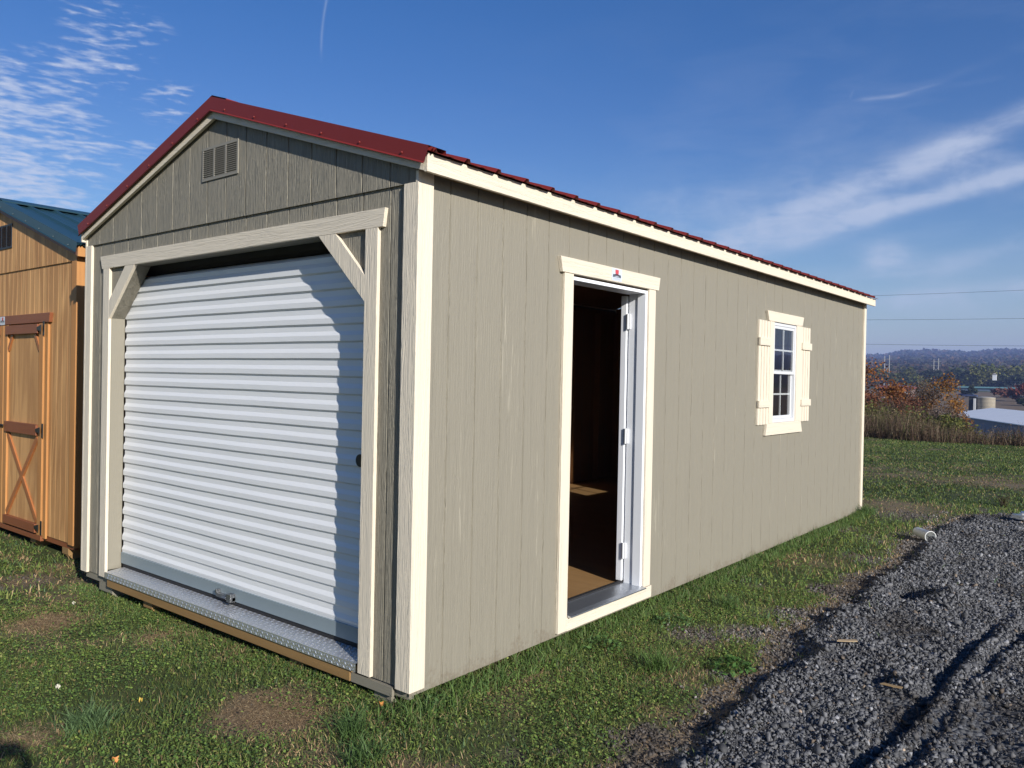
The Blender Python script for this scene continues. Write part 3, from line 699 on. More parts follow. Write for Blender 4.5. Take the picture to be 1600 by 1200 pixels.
# ------------------------------------------------------------------ grass and plants
def blades(pts, hgt, wid, lean, col):
    """bent three-section blades"""
    n = len(pts); a = rng.uniform(0, 2*np.pi, n); la = rng.uniform(0, 2*np.pi, n)
    ux, uy = np.cos(a)*wid/2, np.sin(a)*wid/2; lx, ly = np.cos(la)*lean*hgt, np.sin(la)*lean*hgt
    z1 = hgt*.55; z2 = hgt*np.sqrt(np.maximum(.05, 1-lean**2*.6)); P = np.zeros((n, 5, 3), np.float32)
    x, y, z = pts.T
    P[:, 0] = np.stack([x-ux, y-uy, z], 1); P[:, 1] = np.stack([x+ux, y+uy, z], 1)
    P[:, 2] = np.stack([x+lx*.35-ux*.8, y+ly*.35-uy*.8, z+z1], 1); P[:, 3] = np.stack([x+lx*.35+ux*.8, y+ly*.35+uy*.8, z+z1], 1)
    P[:, 4] = np.stack([x+lx, y+ly, z+z2], 1)
    b = (np.arange(n)*5)[:, None]; q = np.concatenate([b+0, b+1, b+3, b+2, b+2, b+3, b+4], 1)
    st = (np.arange(n)*7)[:, None]+np.array([0, 4])[None]
    C = np.repeat(col[:, None, :], 5, 1).astype(np.float32)
    return P.reshape(-1, 3), q.ravel(), st.ravel(), C.reshape(-1, 3)
def leaves(pts, size, col, flat=.5, asp=.6):
    """four-cornered leaves turned every way; flat -> 1 lies level"""
    n = len(pts); a = rng.uniform(0, 2*np.pi, n)
    N = rng.normal(size=(n, 3)); N[:, 2] = np.abs(N[:, 2])+flat*4; N /= np.linalg.norm(N, axis=1)[:, None]
    U = np.stack([np.cos(a), np.sin(a), 0*a], 1); U -= N*(U*N).sum(1)[:, None]; U /= np.linalg.norm(U, axis=1)[:, None]; Wv = np.cross(N, U)
    s = np.asarray(size)[:, None]*np.ones((n, 1)); P = np.stack([pts-U*s*.5, pts+Wv*s*asp*.5+U*s*.05, pts+U*s*.5, pts-Wv*s*asp*.5+U*s*.05], 1)
    q = np.arange(n*4); st = np.arange(0, n*4, 4); C = np.repeat(col[:, None, :], 4, 1)
    return P.reshape(-1, 3).astype(np.float32), q, st, C.reshape(-1, 3).astype(np.float32)
def joinp(parts):
    v = []; l = []; s = []; c = []; nv = nl = 0
    for a, b, d, e in parts: v.append(a); l.append(b+nv); s.append(d+nl); c.append(e); nv += len(a); nl += len(b)
    return np.concatenate(v), np.concatenate(l), np.concatenate(s), np.concatenate(c)
def blocked(x, y):
    a = (x > -WG+.12) & (x < -.12) & (y > .10) & (y < LG-.10); b = (x > XR2-WG) & (x < XR2-.02) & (y > Y2+.02) & (y < Y2+6.2)
    return a | b
def pal(n, cs, w_, var=.25):
    c = np.array(cs)[rng.choice(len(cs), n, p=np.array(w_)/sum(w_))]; return c*(1+rng.uniform(-var, var, (n, 1)))
GREEN = [(.110, .160, .040), (.140, .185, .045), (.070, .120, .035), (.180, .200, .060), (.070, .125, .060)]
STRAW = [(.34, .245, .14), (.26, .175, .10), (.42, .32, .19), (.17, .115, .07)]
def scatter(n, x0, x1, y0, y1, dmin, dmax):
    x = rng.uniform(x0, x1, n); y = rng.uniform(y0, y1, n); d = np.hypot(x-CAM.x, y-CAM.y); k = (d >= dmin) & (d < dmax) & ~blocked(x, y)
    return x[k], y[k], d[k]
parts = []
# (count, region, distance ring, blade height, width, leaflets?)
for (n, reg, ring, hh, ww) in ((480000, (-6, 1.5, -2.6, 6), (2.2, 6.3), .042, .0034), (230000, (-9, 2.0, -4, 12), (6.3, 12), .050, .0068), (170000, (-6, 8, 8, 24), (12, 28), .055, .015), (60000, (-12, 12, -8, 24), (5, 28), .06, .012)):
    x, y, d = scatter(n, *reg, *ring)
    rdm, gm, dm = masks(x, y); keep = rng.random(len(x)) > np.clip(rdm*1.02 + gm*.93, 0, .996)
    x, y, dm, gm = x[keep], y[keep], dm[keep], gm[keep]; m = len(x)
    lush = fbm(x*2.1, y*2.1, 60); dark = fbm(x*.8, y*.8, 61)
    k2 = rng.random(m) < (.45+.55*sst(.25, .50, lush)); x, y, dm, gm, lush, dark = (q[k2] for q in (x, y, dm, gm, lush, dark)); m = len(x)
    c = pal(m, GREEN, (4, 3, 3, 1.3, 2)); s = pal(m, STRAW, (3, 3, 1.5, 2))
    isdry = rng.random(m) < np.clip(.08+dm*1.0, 0, .95)*np.where(y > 9, .62, 1); c[isdry] = s[isdry]; c *= (1.26*(.55+.9*dark))[:, None]*np.array([1.04, 1, .95])
    isfar = (y > 9)*1.0; c *= (1-.22*isfar)[:, None]; h = hh*rng.uniform(.35, 1.25, m)*(1-.3*isfar)*(1-.55*dm)*(.65+.7*lush); ln = np.clip(rng.normal(.6, .28, m)+.35*dm, 0, 1.25)
    parts.append(blades(np.stack([x, y, height(x, y)-.004], 1), h, ww*rng.uniform(.6, 1.3, m), ln, c))
raw_mesh('grass', *(lambda v, l, s, c: (v, l, s))(*(J := joinp(parts))), M['blade'], cols=J[3])['kind'] = 'stuff'
# clover and plantain between the blades
parts = []
for (n, reg, ring, sz) in ((520000, (-6, 1.5, -2.6, 6), (2.2, 6.3), .0118), (190000, (-8, 2.0, -4, 12), (6.3, 12), .017)):
    x, y, d = scatter(n, *reg, *ring); rdm, gm, dm = masks(x, y); pc = fbm(x*2.6, y*2.6, 70)
    keep = (rng.random(len(x)) > np.clip(rdm*1.1+gm+dm*.95, 0, 1)) & (rng.random(len(x)) < (.12+.88*sst(.36, .56, pc)))
    near_wall = ((x > -3.6) & (x < .35) & (y > -.40) & (y < .02)) | ((x > 0) & (x < .35) & (y > 0) & (y < 7))
    keep |= near_wall & (rng.random(len(x)) < .35) & (rdm < .5)
    x, y = x[keep], y[keep]; m = len(x)
    c = pal(m, [(.085, .160, .038), (.120, .200, .048), (.170, .225, .065), (.060, .115, .038), (.14, .13, .05)], (4, 3, 1.6, 2, .8), .35)*np.array([1.5, 1.32, 1.2])
    parts.append(leaves(np.stack([x, y, height(x, y)+rng.uniform(.006, .042, m)], 1), sz*rng.uniform(.6, 1.5, m), c, .55, .75))
nb_ = 16000; side_ = rng.random(nb_) < .68; x = np.where(side_, rng.uniform(-.07, .16, nb_), rng.uniform(-3.6, .2, nb_)); y = np.where(side_, rng.uniform(-.15, 7.5, nb_), rng.uniform(-.12, .06, nb_))
c = pal(nb_, [(.12, .20, .05), (.09, .16, .045), (.17, .22, .07), (.16, .15, .07)], (3, 3, 1, 1), .3)
parts.append(blades(np.stack([x, y, height(x, y)-.004], 1), rng.uniform(.03, .10, nb_)*(.6+.8*fbm(x*3, y*3, 71))*np.where(side_, 1, .42), rng.uniform(.003, .006, nb_), rng.uniform(.2, 1, nb_), c))
J = joinp(parts); raw_mesh('clover', J[0], J[1], J[2], M['blade'], cols=J[3])['kind'] = 'stuff'
# thatch lying flat: dead stems
x, y, d = scatter(200000, -6, 2.0, -2.6, 9, 2.2, 11); rdm, gm, dm = masks(x, y); keep = rng.random(len(x)) < np.clip(.06+dm**1.5*1.0+gm*.12, 0, 1)*(1-rdm*.985)
x, y = x[keep], y[keep]
for a_, b_, r_, k_ in DRY[:8]:
    q = int(120000*r_*r_*k_); x = np.append(x, a_+rng.normal(0, r_*.48, q)); y = np.append(y, b_+rng.normal(0, r_*.42, q))
m = len(x); a = rng.uniform(0, 2*np.pi, m); ll = rng.uniform(.008, .030, m)
J = leaves(np.stack([x, y, height(x, y)+rng.uniform(.002, .014, m)], 1), ll, pal(m, STRAW, (3, 3, 2, 1.2), .3)*1.12, .9, .09)
raw_mesh('straw', J[0], J[1], J[2], M['blade'], cols=J[3])['kind'] = 'stuff'
# coarse tufts standing out of the turf: each one counted
def tuft(x, y, r, h, n, col, name, label, cat, group=None, wid=.0045):
    p = np.stack([x+rng.normal(0, r*.3, n), y+rng.normal(0, r*.3, n), np.full(n, hz(x, y)-.005)], 1)
    c = np.array(col)*(1+rng.uniform(-.3, .3, (n, 1))); v, l, s, cc = blades(p, h*rng.uniform(.6, 1.2, n), wid*rng.uniform(.7, 1.2, n), rng.uniform(.4, 1.05, n), c)
    b = hz(x, y); o = raw_mesh(name, v, l, s, M['blade'], cols=cc, off=(x, y, b)); o.location = (x, y, b); return tag(o, label, cat, group)
tuft(-.98, -1.02, .16, .12, 260, (.105, .17, .068), 'grass_tuft', 'coarse grass tuft with long blades in the lawn in front of the shed, lower left', 'grass tuft')
tuft(-.02, -.32, .10, .13, 170, (.085, .15, .045), 'grass_tuft', 'green grass tuft at the foot of the near shed corner', 'grass tuft')
tuft(.20, -.45, .14, .11, 150, (.085, .15, .045), 'grass_tuft', 'broad grass tuft in the lawn just below the near shed corner', 'grass tuft')
tuft(.62, 1.25, .13, .15, 190, (.10, .17, .045), 'grass_tuft', 'bright green grass tuft between the side door and the gravel', 'grass tuft')
tuft(.45, 2.6, .12, .11, 150, (.095, .16, .045), 'grass_tuft', 'light green grass tuft beside the gravel patches past the side door', 'grass tuft')
tuft(.10, 7.25, .14, .16, 170, (.09, .15, .045), 'grass_tuft', 'tall grass tuft against the far corner of the garage shed', 'grass tuft')
def weed(x, y, r, n, col, label, name='leafy_weed'):
    a = rng.uniform(0, 2*np.pi, n); q = r*np.sqrt(rng.random(n)); b = hz(x, y)
    p = np.stack([x+q*np.cos(a), y+q*np.sin(a), b+.02+(1-(q/r)**2)*r*.5*rng.uniform(.4, 1, n)], 1)
    v, l, s, c = leaves(p, rng.uniform(.02, .045, n), np.array(col)*(1+rng.uniform(-.3, .3, (n, 1))), .25, .45)
    o = raw_mesh(name, v, l, s, M['blade'], cols=c, off=(x, y, b)); o.location = (x, y, b); return tag(o, label, 'weed')
weed(.93, 1.52, .12, 170, (.07, .15, .035), 'leafy green weed at the edge of the dark gravel')
weed(.34, 2.0, .13, 150, (.09, .17, .05), 'broad-leaved weed under the side door sill')
weed(.22, 1.35, .12, 130, (.08, .15, .04), 'leafy weed at the wall left of the side door')
weed(.06, .12, .09, 90, (.06, .12, .035), 'dark leafy weed under the cream corner board')
tuft(1.24, 9.2, .05, .22, 60, (.07, .045, .03), 'dry_weed', 'small dark brown dead weed standing in the far lawn', 'weed')

# tiny things in the lawn
def tiny(name, pos, size, colr, label, cat, group=None, kind='leaf'):
    x, y = pos; b = hz(x, y)
    mb = MB(); m_ = plain(name+'_mat', colr, .7, 0, .2, 80)
    if kind == 'leaf':
        pts = [(size*math.cos(t_)*(1 if t_ < 3.2 else .8), size*.62*math.sin(t_), .012*math.sin(2*t_)) for t_ in np.linspace(0, 2*math.pi, 11)[:-1]]
        mb.add([(0, 0, .006)]+pts, [(0, i_+1, (i_+1) % 10+1) for i_ in range(10)]); mb.add([(0, 0, .004)]+[(p[0], p[1], p[2]-.001) for p in pts], [(0, (i_+1) % 10+1, i_+1) for i_ in range(10)])
    elif kind == 'ball':
        for k in range(26):
            d_ = Vector(rng.normal(size=3)).normalized(); mb.tube((0, 0, 0), tuple(d_*size), size*.10, size*.20, 4)
    elif kind == 'chip':
        mb.prism([(-size, -size*.22), (-size*.7, size*.24), (size*.2, size*.2), (size, size*.26), (size*.92, -size*.2), (0, -size*.26)], 'z', 0, size*.09)
    o = mb.build(name, m_); o.location = (x, y, b+(.03 if kind != 'chip' else .018)); o.rotation_euler = (rng.uniform(-.4, .4)*(kind != 'chip'), rng.uniform(-.3, .3)*(kind != 'chip'), rng.uniform(0, 6))
    return tag(o, label, cat, group)
tiny('clover_flower', (-1.53, -.93), .012, (.62, .58, .50), 'white clover flower head in the lawn before the roll-up door', 'flower', None, 'ball')
tiny('clover_flower', (-3.02, -.24), .011, (.62, .58, .48), 'white clover flower near the left corner of the garage shed', 'flower', None, 'ball')
tiny('fallen_leaf', (-.55, -1.10), .014, (.55, .22, .06), 'small orange fallen leaf below the coarse long-bladed tuft', 'leaf')
tiny('fallen_leaf', (-1.05, -.75), .013, (.60, .42, .08), 'small yellow fallen leaf in the middle of the front lawn', 'leaf')
tiny('fallen_leaf', (-.13, -.055), .013, (.60, .25, .06), 'tiny orange leaf by the foot of the right door post', 'leaf')
c1 = tiny('wood_chip', (1.33, 2.21), .062, (.34, .25, .15), 'flat tan wood offcut lying on the dark gravel', 'wood offcut', None, 'chip'); c1.rotation_euler = (0, 0, R(38)); c1.location.z += .02
c2 = tiny('wood_chip', (1.70, 1.66), .05, (.24, .16, .075), 'brown wood splinter between the hollow and the rut', 'wood offcut', None, 'chip'); c2.rotation_euler = (0, .05, R(10)); c2.location.z += .015

# the white tube and bag
def lathe(mb, prof_, n=18):
    vs = []; fs = []
    for r_, z_ in prof_: vs += [(r_*math.cos(2*math.pi*i_/n), r_*math.sin(2*math.pi*i_/n), z_) for i_ in range(n)]
    for k in range(len(prof_)-1):
        for i_ in range(n): fs.append((k*n+i_, k*n+(i_+1) % n, (k+1)*n+(i_+1) % n, (k+1)*n+i_))
    return mb.add(vs, fs)
cup = MB(); lathe(cup, [(0, .002), (.026, .002), (.028, 0), (.033, .02), (.040, .145), (.043, .147), (.043, .150), (.037, .150), (.030, .02), (0, .01)], 20)
cu = cup.build('paper_cup', plain('white_cup', (.62, .63, .62), .45, 0, .05), None, smooth=True); cu.location = (.845, 6.25, hz(.845, 6.25)+.075)
cu.rotation_euler = Vector((.20, -.235, -.01)).normalized().to_track_quat('Z', 'Y').to_euler(); cu.scale = (1.35, 1.35, 1.75); tag(cu, 'white paper cup lying on its side in the grass edge', 'cup')
bgm = bmesh.new(); bmesh.ops.create_icosphere(bgm, subdivisions=3, radius=1)
for v_ in bgm.verts:
    c_ = v_.co; k_ = 1+.25*math.sin(c_.x*5+1)*math.cos(c_.y*6)+.12*math.sin(c_.z*11+c_.x*9); v_.co = Vector((c_.x*.24*k_, c_.y*.11*k_, max(c_.z, -.3)*.065*k_))
me = bpy.data.meshes.new('plastic_bag'); bgm.to_mesh(me); bgm.free(); me.materials.append(plain('white_plastic', (.80, .80, .79), .4)); bo = bpy.data.objects.new('plastic_bag', me); COL.objects.link(bo)
me.polygons.foreach_set('use_smooth', [True]*len(me.polygons)); bo.location = (1.76, 7.75, hz(1.76, 7.75)+.04); tag(bo, 'crumpled white plastic bag at the far edge of the gravel', 'bag')

# ------------------------------------------------------------------ crushed stone
def stones(x, y, size, sink=.25):
    n = len(x); size = size*(.42+1.25*rng.random(n)**3.6); base = np.array([(-1, -1, -1), (1, -1, -1), (1, 1, -1), (-1, 1, -1), (-1, -1, 1), (1, -1, 1), (1, 1, 1), (-1, 1, 1)], float)
    P = base[None]*rng.uniform(.30, 1.0, (n, 8, 3)); P *= np.stack([np.ones(n), rng.uniform(.45, .9, n), rng.uniform(.22, .55, n)], 1)[:, None]
    q = rng.normal(size=(n, 4)); q /= np.linalg.norm(q, axis=1)[:, None]; a, b, c, d = q.T
    Rm = np.stack([1-2*(c*c+d*d), 2*(b*c-a*d), 2*(b*d+a*c), 2*(b*c+a*d), 1-2*(b*b+d*d), 2*(c*d-a*b), 2*(b*d-a*c), 2*(c*d+a*b), 1-2*(b*b+c*c)], 1).reshape(n, 3, 3)
    P = np.einsum('nij,nkj->nki', Rm, P)*size[:, None, None]*.62
    z = height(x, y)+size*rng.uniform(-.1, .35, n); P += np.stack([x, y, z], 1)[:, None]
    fc = np.array([(0, 2, 1), (0, 3, 2), (4, 5, 6), (4, 6, 7), (0, 1, 5), (0, 5, 4), (1, 2, 6), (1, 6, 5), (2, 3, 7), (2, 7, 6), (3, 0, 4), (3, 4, 7)])
    l = ((np.arange(n)*8)[:, None, None]+fc[None]).ravel(); s = np.arange(0, len(l), 3)
    v = rng.uniform(.45, 1.35, n)*np.where(rng.random(n) < .08, 2.0, 1); warm = rng.random(n) < .025
    C = np.array([(.113, .114, .121)])*v[:, None]; C[warm] = np.array([.16, .125, .095])*v[warm][:, None]
    dirty = sst(.50, .62, fbm(x*2.1, y*1.4, 90)); C = C*(1-.62*dirty[:, None]) + np.array([.016, .012, .009])*dirty[:, None]
    return P.reshape(-1, 3).astype(np.float32), l, s, np.repeat(C[:, None], 8, 1).reshape(-1, 3).astype(np.float32)
parts = []
for (n, reg, ring, s0, s1) in ((150000, (.6, 3.0, -1.5, 4.2), (1.6, 7), .009, .024), (1800, (.8, 3.0, -1.5, 4.2), (1.6, 7), .024, .038), (95000, (.5, 3.4, 3.6, 9.2), (6, 13), .012, .027), (22000, (1, 7, -6, 9.2), (0, 14), .016, .032)):
    x = rng.uniform(reg[0], reg[1], n); y = rng.uniform(reg[2], reg[3], n); rdm, gm, dm = masks(x, y); d = np.hypot(x-CAM.x, y-CAM.y)
    fine_ = fbm(x*2.1, y*1.4, 90); keep = (d > ring[0]) & (d < ring[1]) & (rng.random(n) < rdm*(1.05-.75*sst(.50, .64, fine_)))
    x, y = x[keep], y[keep]; parts.append(stones(x, y, rng.uniform(s0, s1, len(x))))
x = np.concatenate([rng.uniform(-5, 1.3, 160000), rng.uniform(.7, 1.4, 60000)]); y = np.concatenate([rng.uniform(-2, 9, 160000), rng.uniform(-1, 8.6, 60000)]); rdm, gm, dm = masks(x, y); keep = (rng.random(len(x)) < gm*(1-rdm)*.9) & ~blocked(x, y)
x, y = x[keep], y[keep]; parts.append(stones(x, y, rng.uniform(.008, .022, len(x)))); parts[-1][3][:] = parts[-1][3]*np.array([1.2, 1.08, .95])*np.where(x > .95, .75, 1).repeat(8)[:, None]
J = joinp(parts); J[3][:] = J[3]; raw_mesh('gravel', J[0], J[1], J[2], M['stone'], cols=J[3])['kind'] = 'stuff'

# ------------------------------------------------------------------ beyond the lawn
def at(azd, D): a = R(azd); return CAM.x+D*math.sin(a), CAM.y+D*math.cos(a)
# tall dead weeds along the bank
n = 42000; x = rng.uniform(-14, 12, n); y = 21.6+rng.gamma(1.7, 1.1, n)+(fbm(x*.5, x*0, 95)-.5)*1.2
azw = np.degrees(np.arctan2(x-CAM.x, y-CAM.y)); hgt = (.22+rng.random(n)**2.2*.95)*(.45+.9*fbm(x*.9, y*.9, 96))*(.62+.55*sst(-9, -13, azw)); cc = pal(n, [(.19, .135, .085), (.14, .09, .06), (.10, .060, .042), (.26, .20, .13), (.085, .09, .03)], (2, 3, 3.4, .9, 2), .3)
J1 = blades(np.stack([x, y, height(x, y)-.02], 1), hgt, rng.uniform(.006, .014, n), rng.uniform(.05, .55, n), cc)
m = 60000; k = rng.integers(0, n, m); f_ = rng.uniform(.25, 1, m); p = np.stack([x[k]+rng.normal(0, .07, m), y[k]+rng.normal(0, .07, m), height(x[k], y[k])+hgt[k]*f_], 1)
cl_ = cc[k]*rng.uniform(.6, 1.2, (m, 1)); J2 = leaves(p, rng.uniform(.02, .06, m), cl_, .0, .5)
J = joinp([J1, J2]); raw_mesh('tall_weeds', J[0], J[1], J[2], M['leaf'], cols=J[3])['kind'] = 'stuff'

def tree(name, label, cat, azd, D, ztop, wid, pal_, wts, nleaf, lsize, group=None, base=None, bare=0.0, round_=1.0, low=.2):
    x0, y0_ = at(azd, D); zb = hz(x0, y0_) if base is None else base; H = ztop-zb
    root = empty(name, (x0, y0_, zb), label, cat, group)
    tk = MB(); r = H*.020+.03; top = Vector((rng.normal(0, .03)*H, rng.normal(0, .03)*H, H*.6)); mid_ = top*.5+Vector((rng.normal(0, .02)*H, 0, 0))
    tk.tube((0, 0, -.2), mid_, r, r*.72, 7).tube(mid_, top, r*.72, r*.4, 7)
    nb_ = 9 if D < 120 else 5; tips = []
    for q in range(nb_):
        s_ = mid_.lerp(top, rng.uniform(-.5, 1)); a = q*2.4+rng.uniform(-.4, .4); ln = wid*.5*rng.uniform(.55, .95)
        e = s_+Vector((math.cos(a)*ln, math.sin(a)*ln, ln*rng.uniform(.35, 1.0))); e.z = min(e.z, H*.93); tk.tube(s_, e, r*.38, r*.10, 5, False); tips.append(e)
        if D < 120:
            for q2 in range(5):
                s2 = s_.lerp(e, rng.uniform(.35, 1)); e2 = s2+Vector(rng.normal(0, .28, 3))*wid*.35+Vector((0, 0, wid*.1)); tk.tube(s2, e2, r*.12, r*.03, 4, False)
    tk.v = [tuple(Vector(p_)+root.location) for p_ in tk.v]; tk.build('trunk', M['bark'], root)
    # crown: clumps hung on a lumpy shell, denser outside, with holes
    nc = 26 if D < 120 else 14; C = []
    for q in range(nc):
        u = rng.normal(size=3); u /= np.linalg.norm(u); rr_ = rng.uniform(.45, 1)**.6
        C.append((u[0]*wid*.40*rr_, u[1]*wid*.40*rr_, H*(low+(1-low)*.5)+u[2]*H*(1-low)*.40*rr_*round_, rng.uniform(.10, .21)*wid, rng.uniform(.6, 1.35)))
    C = np.array(C); k_ = rng.integers(0, nc, nleaf); d_ = rng.normal(size=(nleaf, 3)); d_ /= np.linalg.norm(d_, axis=1)[:, None]; rad = C[k_, 3]*rng.uniform(.3, 1.1, nleaf)
    p = C[k_, :3]+d_*rad[:, None]; p[:, 2] *= H/np.percentile(p[:, 2], 99.6); p[:, :2] *= wid*.5/np.percentile(np.hypot(p[:, 0], p[:, 1]), 97); p[:, 2] = np.clip(p[:, 2], H*low*.5, H*1.06)
    c = pal(nleaf, pal_, wts, .22)*C[k_, 4][:, None]
    v, l, s, cc_ = leaves(p, lsize*rng.uniform(.6, 1.4, nleaf), c, .0, .75)
    raw_mesh('crown', v, l, s, M['leaf'], root, cols=cc_)
    return root
ORANGE = [(.25, .095, .030), (.19, .070, .028), (.30, .135, .035), (.13, .055, .03)]; RUST = [(.16, .060, .035), (.115, .045, .030), (.21, .085, .04), (.08, .05, .035)]
BROWN = [(.10, .075, .06), (.13, .10, .08), (.08, .055, .045), (.15, .09, .05)]; YG = [(.115, .125, .030), (.15, .15, .038), (.08, .10, .03), (.17, .15, .045)]; DK = [(.035, .050, .022), (.05, .065, .028), (.025, .038, .02)]
GB = 'trees and bushes below the lawn bank'
tree('autumn_tree', 'orange-red autumn tree right behind the far shed corner', 'tree', -15.3, 42, 2.62, 4.4, ORANGE, (4, 3, 2, 2), 9000, .11, GB, low=.08)
tree('autumn_tree', 'russet autumn tree below the red-roofed building', 'tree', -13.0, 44, .95, 3.4, RUST, (3, 3, 2, 1), 7000, .10, GB, low=.05)
tree('bare_tree', 'grey-brown nearly leafless tree left of the orange one', 'tree', -11.6, 46, 1.75, 3.6, BROWN, (3, 3, 2, 1), 8500, .08, GB, low=.08)
tree('autumn_tree', 'golden orange tree beside the long shed with the white roof', 'tree', -10.35, 49, 1.95, 2.9, [(.30, .145, .030), (.24, .10, .028), (.19, .12, .045)], (3, 3, 2), 7500, .10, GB, low=.1)
tree('autumn_tree', 'small rust-brown tree between the bare tree and the street lamp', 'tree', -12.3, 38, .35, 2.4, RUST, (2, 3, 3, 2), 5500, .09, GB, low=.05)
for q, (a_, D_, zt, wd, P_, lb) in enumerate(((-14.7, 31, .90, 2.6, YG, 'yellow-green bush next to the far shed corner'), (-14.0, 33, 1.05, 2.3, RUST, 'reddish bush behind the yellow-green bush at the shed corner'), (-13.3, 30, .70, 2.4, YG, 'olive bush standing among dead weeds under the russet tree'),
        (-12.65, 31, .58, 1.4, ORANGE, 'small bright orange bush among the dead weeds'), (-12.0, 30, .50, 2.2, YG, 'wide olive bush below the bare tree'), (-11.0, 31, .60, 2.2, BROWN, 'brown twiggy bush under the bare tree'), (-10.2, 30, .50, 1.7, YG, 'yellowish bush below the golden tree'),
        (-9.6, 28, .30, .8, YG, 'small upright green bush in front of the long blue-grey shed'), (-9.0, 29, .02, 1.2, YG, 'low yellow-green bush in front of the long shed, right of the upright one'), (-15.6, 34, 1.2, 2.6, RUST, 'rust bush tucked behind the shed corner'))):
    tree('bush', lb, 'bush', a_, D_, zt, wd, P_, (3, 3, 2, 1)[:len(P_)], 5200, .075, GB, low=.0, round_=1.15)

# long white-roofed shed in the valley
A_ = Vector((-27.1, 164.8, 0)); d1 = (Vector((-11.5, 129.6, 0))-A_); Ld = d1.length; d1.normalize(); n1 = Vector((d1.y, -d1.x, 0))
if n1.dot(Vector((CAM.x, CAM.y, 0))-A_) > 0: n1 = -n1      # n1 points away from the camera
bl = empty('long_farm_shed', (A_.x, A_.y, -9.3), 'long farm shed with blue-grey wall and sunlit white roof in the valley', 'shed')
EZ = -3.75; RZ = -2.50; LL = 78; WW = 15
def QP(a, b, z): return tuple(A_+d1*a+n1*b+Vector((0, 0, z)))
mw = MB(); mw.add([QP(0, 0, -9.6), QP(LL, 0, -9.6), QP(LL, 0, EZ), QP(0, 0, EZ), QP(0, WW, -9.6), QP(LL, WW, -9.6), QP(LL, WW, EZ), QP(0, WW, EZ), QP(0, WW/2, RZ-.05), QP(LL, WW/2, RZ-.05)],
    [(0, 1, 2, 3), (4, 7, 6, 5), (0, 3, 8, 7, 4), (1, 5, 6, 9, 2)])
mw.build('wall', plain('blue_grey_cladding', (.13, .16, .24), .5, 0, .12, .6), bl)
mr = MB(); sl2 = (RZ-EZ)/(WW/2)
for b0, b1, z0_, z1_ in ((-.5, WW/2, EZ-.5*sl2, RZ), (WW+.5, WW/2, EZ-.5*sl2, RZ)):
    mr.add([QP(-.4, b0, z0_), QP(LL+.4, b0, z0_), QP(LL+.4, b1, z1_), QP(-.4, b1, z1_), QP(-.4, b0, z0_+.12), QP(LL+.4, b0, z0_+.12), QP(LL+.4, b1, z1_+.12), QP(-.4, b1, z1_+.12)], [(0, 1, 2, 3), (4, 7, 6, 5), (0, 4, 5, 1), (1, 5, 6, 2), (2, 6, 7, 3), (3, 7, 4, 0)])
mr.build('roof', plain('white_roof_metal', (.80, .80, .80), .5, 0, .10, .4), bl)
# silo with a dark chute
x0, y0_ = at(-8.05, 215); zb = hz(x0, y0_); si = empty('silo', (x0, y0_, zb), 'squat tan concrete silo with a dark chute behind the white roof', 'silo')
zt1 = CAM.z-14.2/1245*215
b_ = MB(); lathe(b_, [(1.98, -.3), (1.98, zt1-zb)], 22); b_.v = [tuple(Vector(p_)+si.location) for p_ in b_.v]; b_.build('silo_wall', plain('silo_concrete', (.30, .26, .20), .85, 0, .25, 1.2), si, smooth=True)
b_ = MB()
for k in range(5):
    zc = (zt1-zb)*(.25+.17*k); lathe(b_, [(1.98, zc), (2.03, zc), (2.03, zc+.08), (1.98, zc+.08)], 22)
b_.v = [tuple(Vector(p_)+si.location) for p_ in b_.v]; b_.build('hoops', plain('hoop_steel', (.20, .18, .15), .6), si)
b_ = MB(); lathe(b_, [(2.0, zt1-zb), (1.2, zt1-zb+.12), (0, zt1-zb+.16)], 22); b_.v = [tuple(Vector(p_)+si.location) for p_ in b_.v]; b_.build('cap', plain('silo_cap', (.42, .40, .36), .7), si)
MB().box(x0-3.3, x0-2.0, y0_-.8, y0_+.6, zb, zt1+.05).box(x0-3.6, x0-1.9, y0_-1, y0_+.8, zt1+.05, zt1+.25).build('chute', plain('dark_chute', (.035, .04, .05), .7), si)
MB().box(x0-2.15, x0-1.7, y0_-2.2, y0_-1.75, zb, zt1-.3).build('pipe', plain('pale_pipe', (.6, .6, .6), .5), si)
# red-roofed building with bright window bays
def longhouse(name, label, azL, azR, D, zlo, zhi, zroof, wallc, roofc, windows=None):
    xl, yl = at(azL, D); xr_, yr = at(azR, D); root = empty(name, ((xl+xr_)/2, yl, zlo), label, 'building')
    y_ = (yl+yr)/2; MB().box(xl, xr_, y_, y_+10, zlo-1, zhi).build('wall', plain(name+'_wall', wallc, .8, 0, .15, .3), root)
    MB().prism([(y_-.6, zhi), (y_+5, zroof), (y_+10.6, zhi), (y_+10.6, zhi-.12), (y_-.6, zhi-.12)], 'x', xl-.5, xr_+.5).build('roof', plain(name+'_roof', roofc, .6, 0, .12, .3), root)
    if windows:
        wm = plain(name+'_panel', (.72, .74, .74), .5)
        for a0, wdt in windows:
            xw, _ = at(a0, D); MB().box(xw, xw+wdt, y_-.08, y_-.005, zlo+1.0, zhi-.9).build('window', wm, root)
    return root
longhouse('red_roof_building', 'low brown building with a long red roof and white bays', -14.3, -12.15, 300, -2.6, .35, 1.3, (.13, .085, .065), (.20, .055, .045), [(-13.35+k*.12, .22+.2*(k % 3 == 0)) for k in range(9)])
longhouse('teal_roof_building', 'long low building with a pale teal roof edge right of the golden tree', -9.7, -5.0, 470, -2.4, .9, 1.5, (.10, .14, .20), (.13, .27, .25))
longhouse('teal_roof_building', 'long dark building with a green roof line left of the golden tree', -13.4, -10.6, 480, -2.4, .8, 1.3, (.06, .09, .10), (.07, .14, .12))
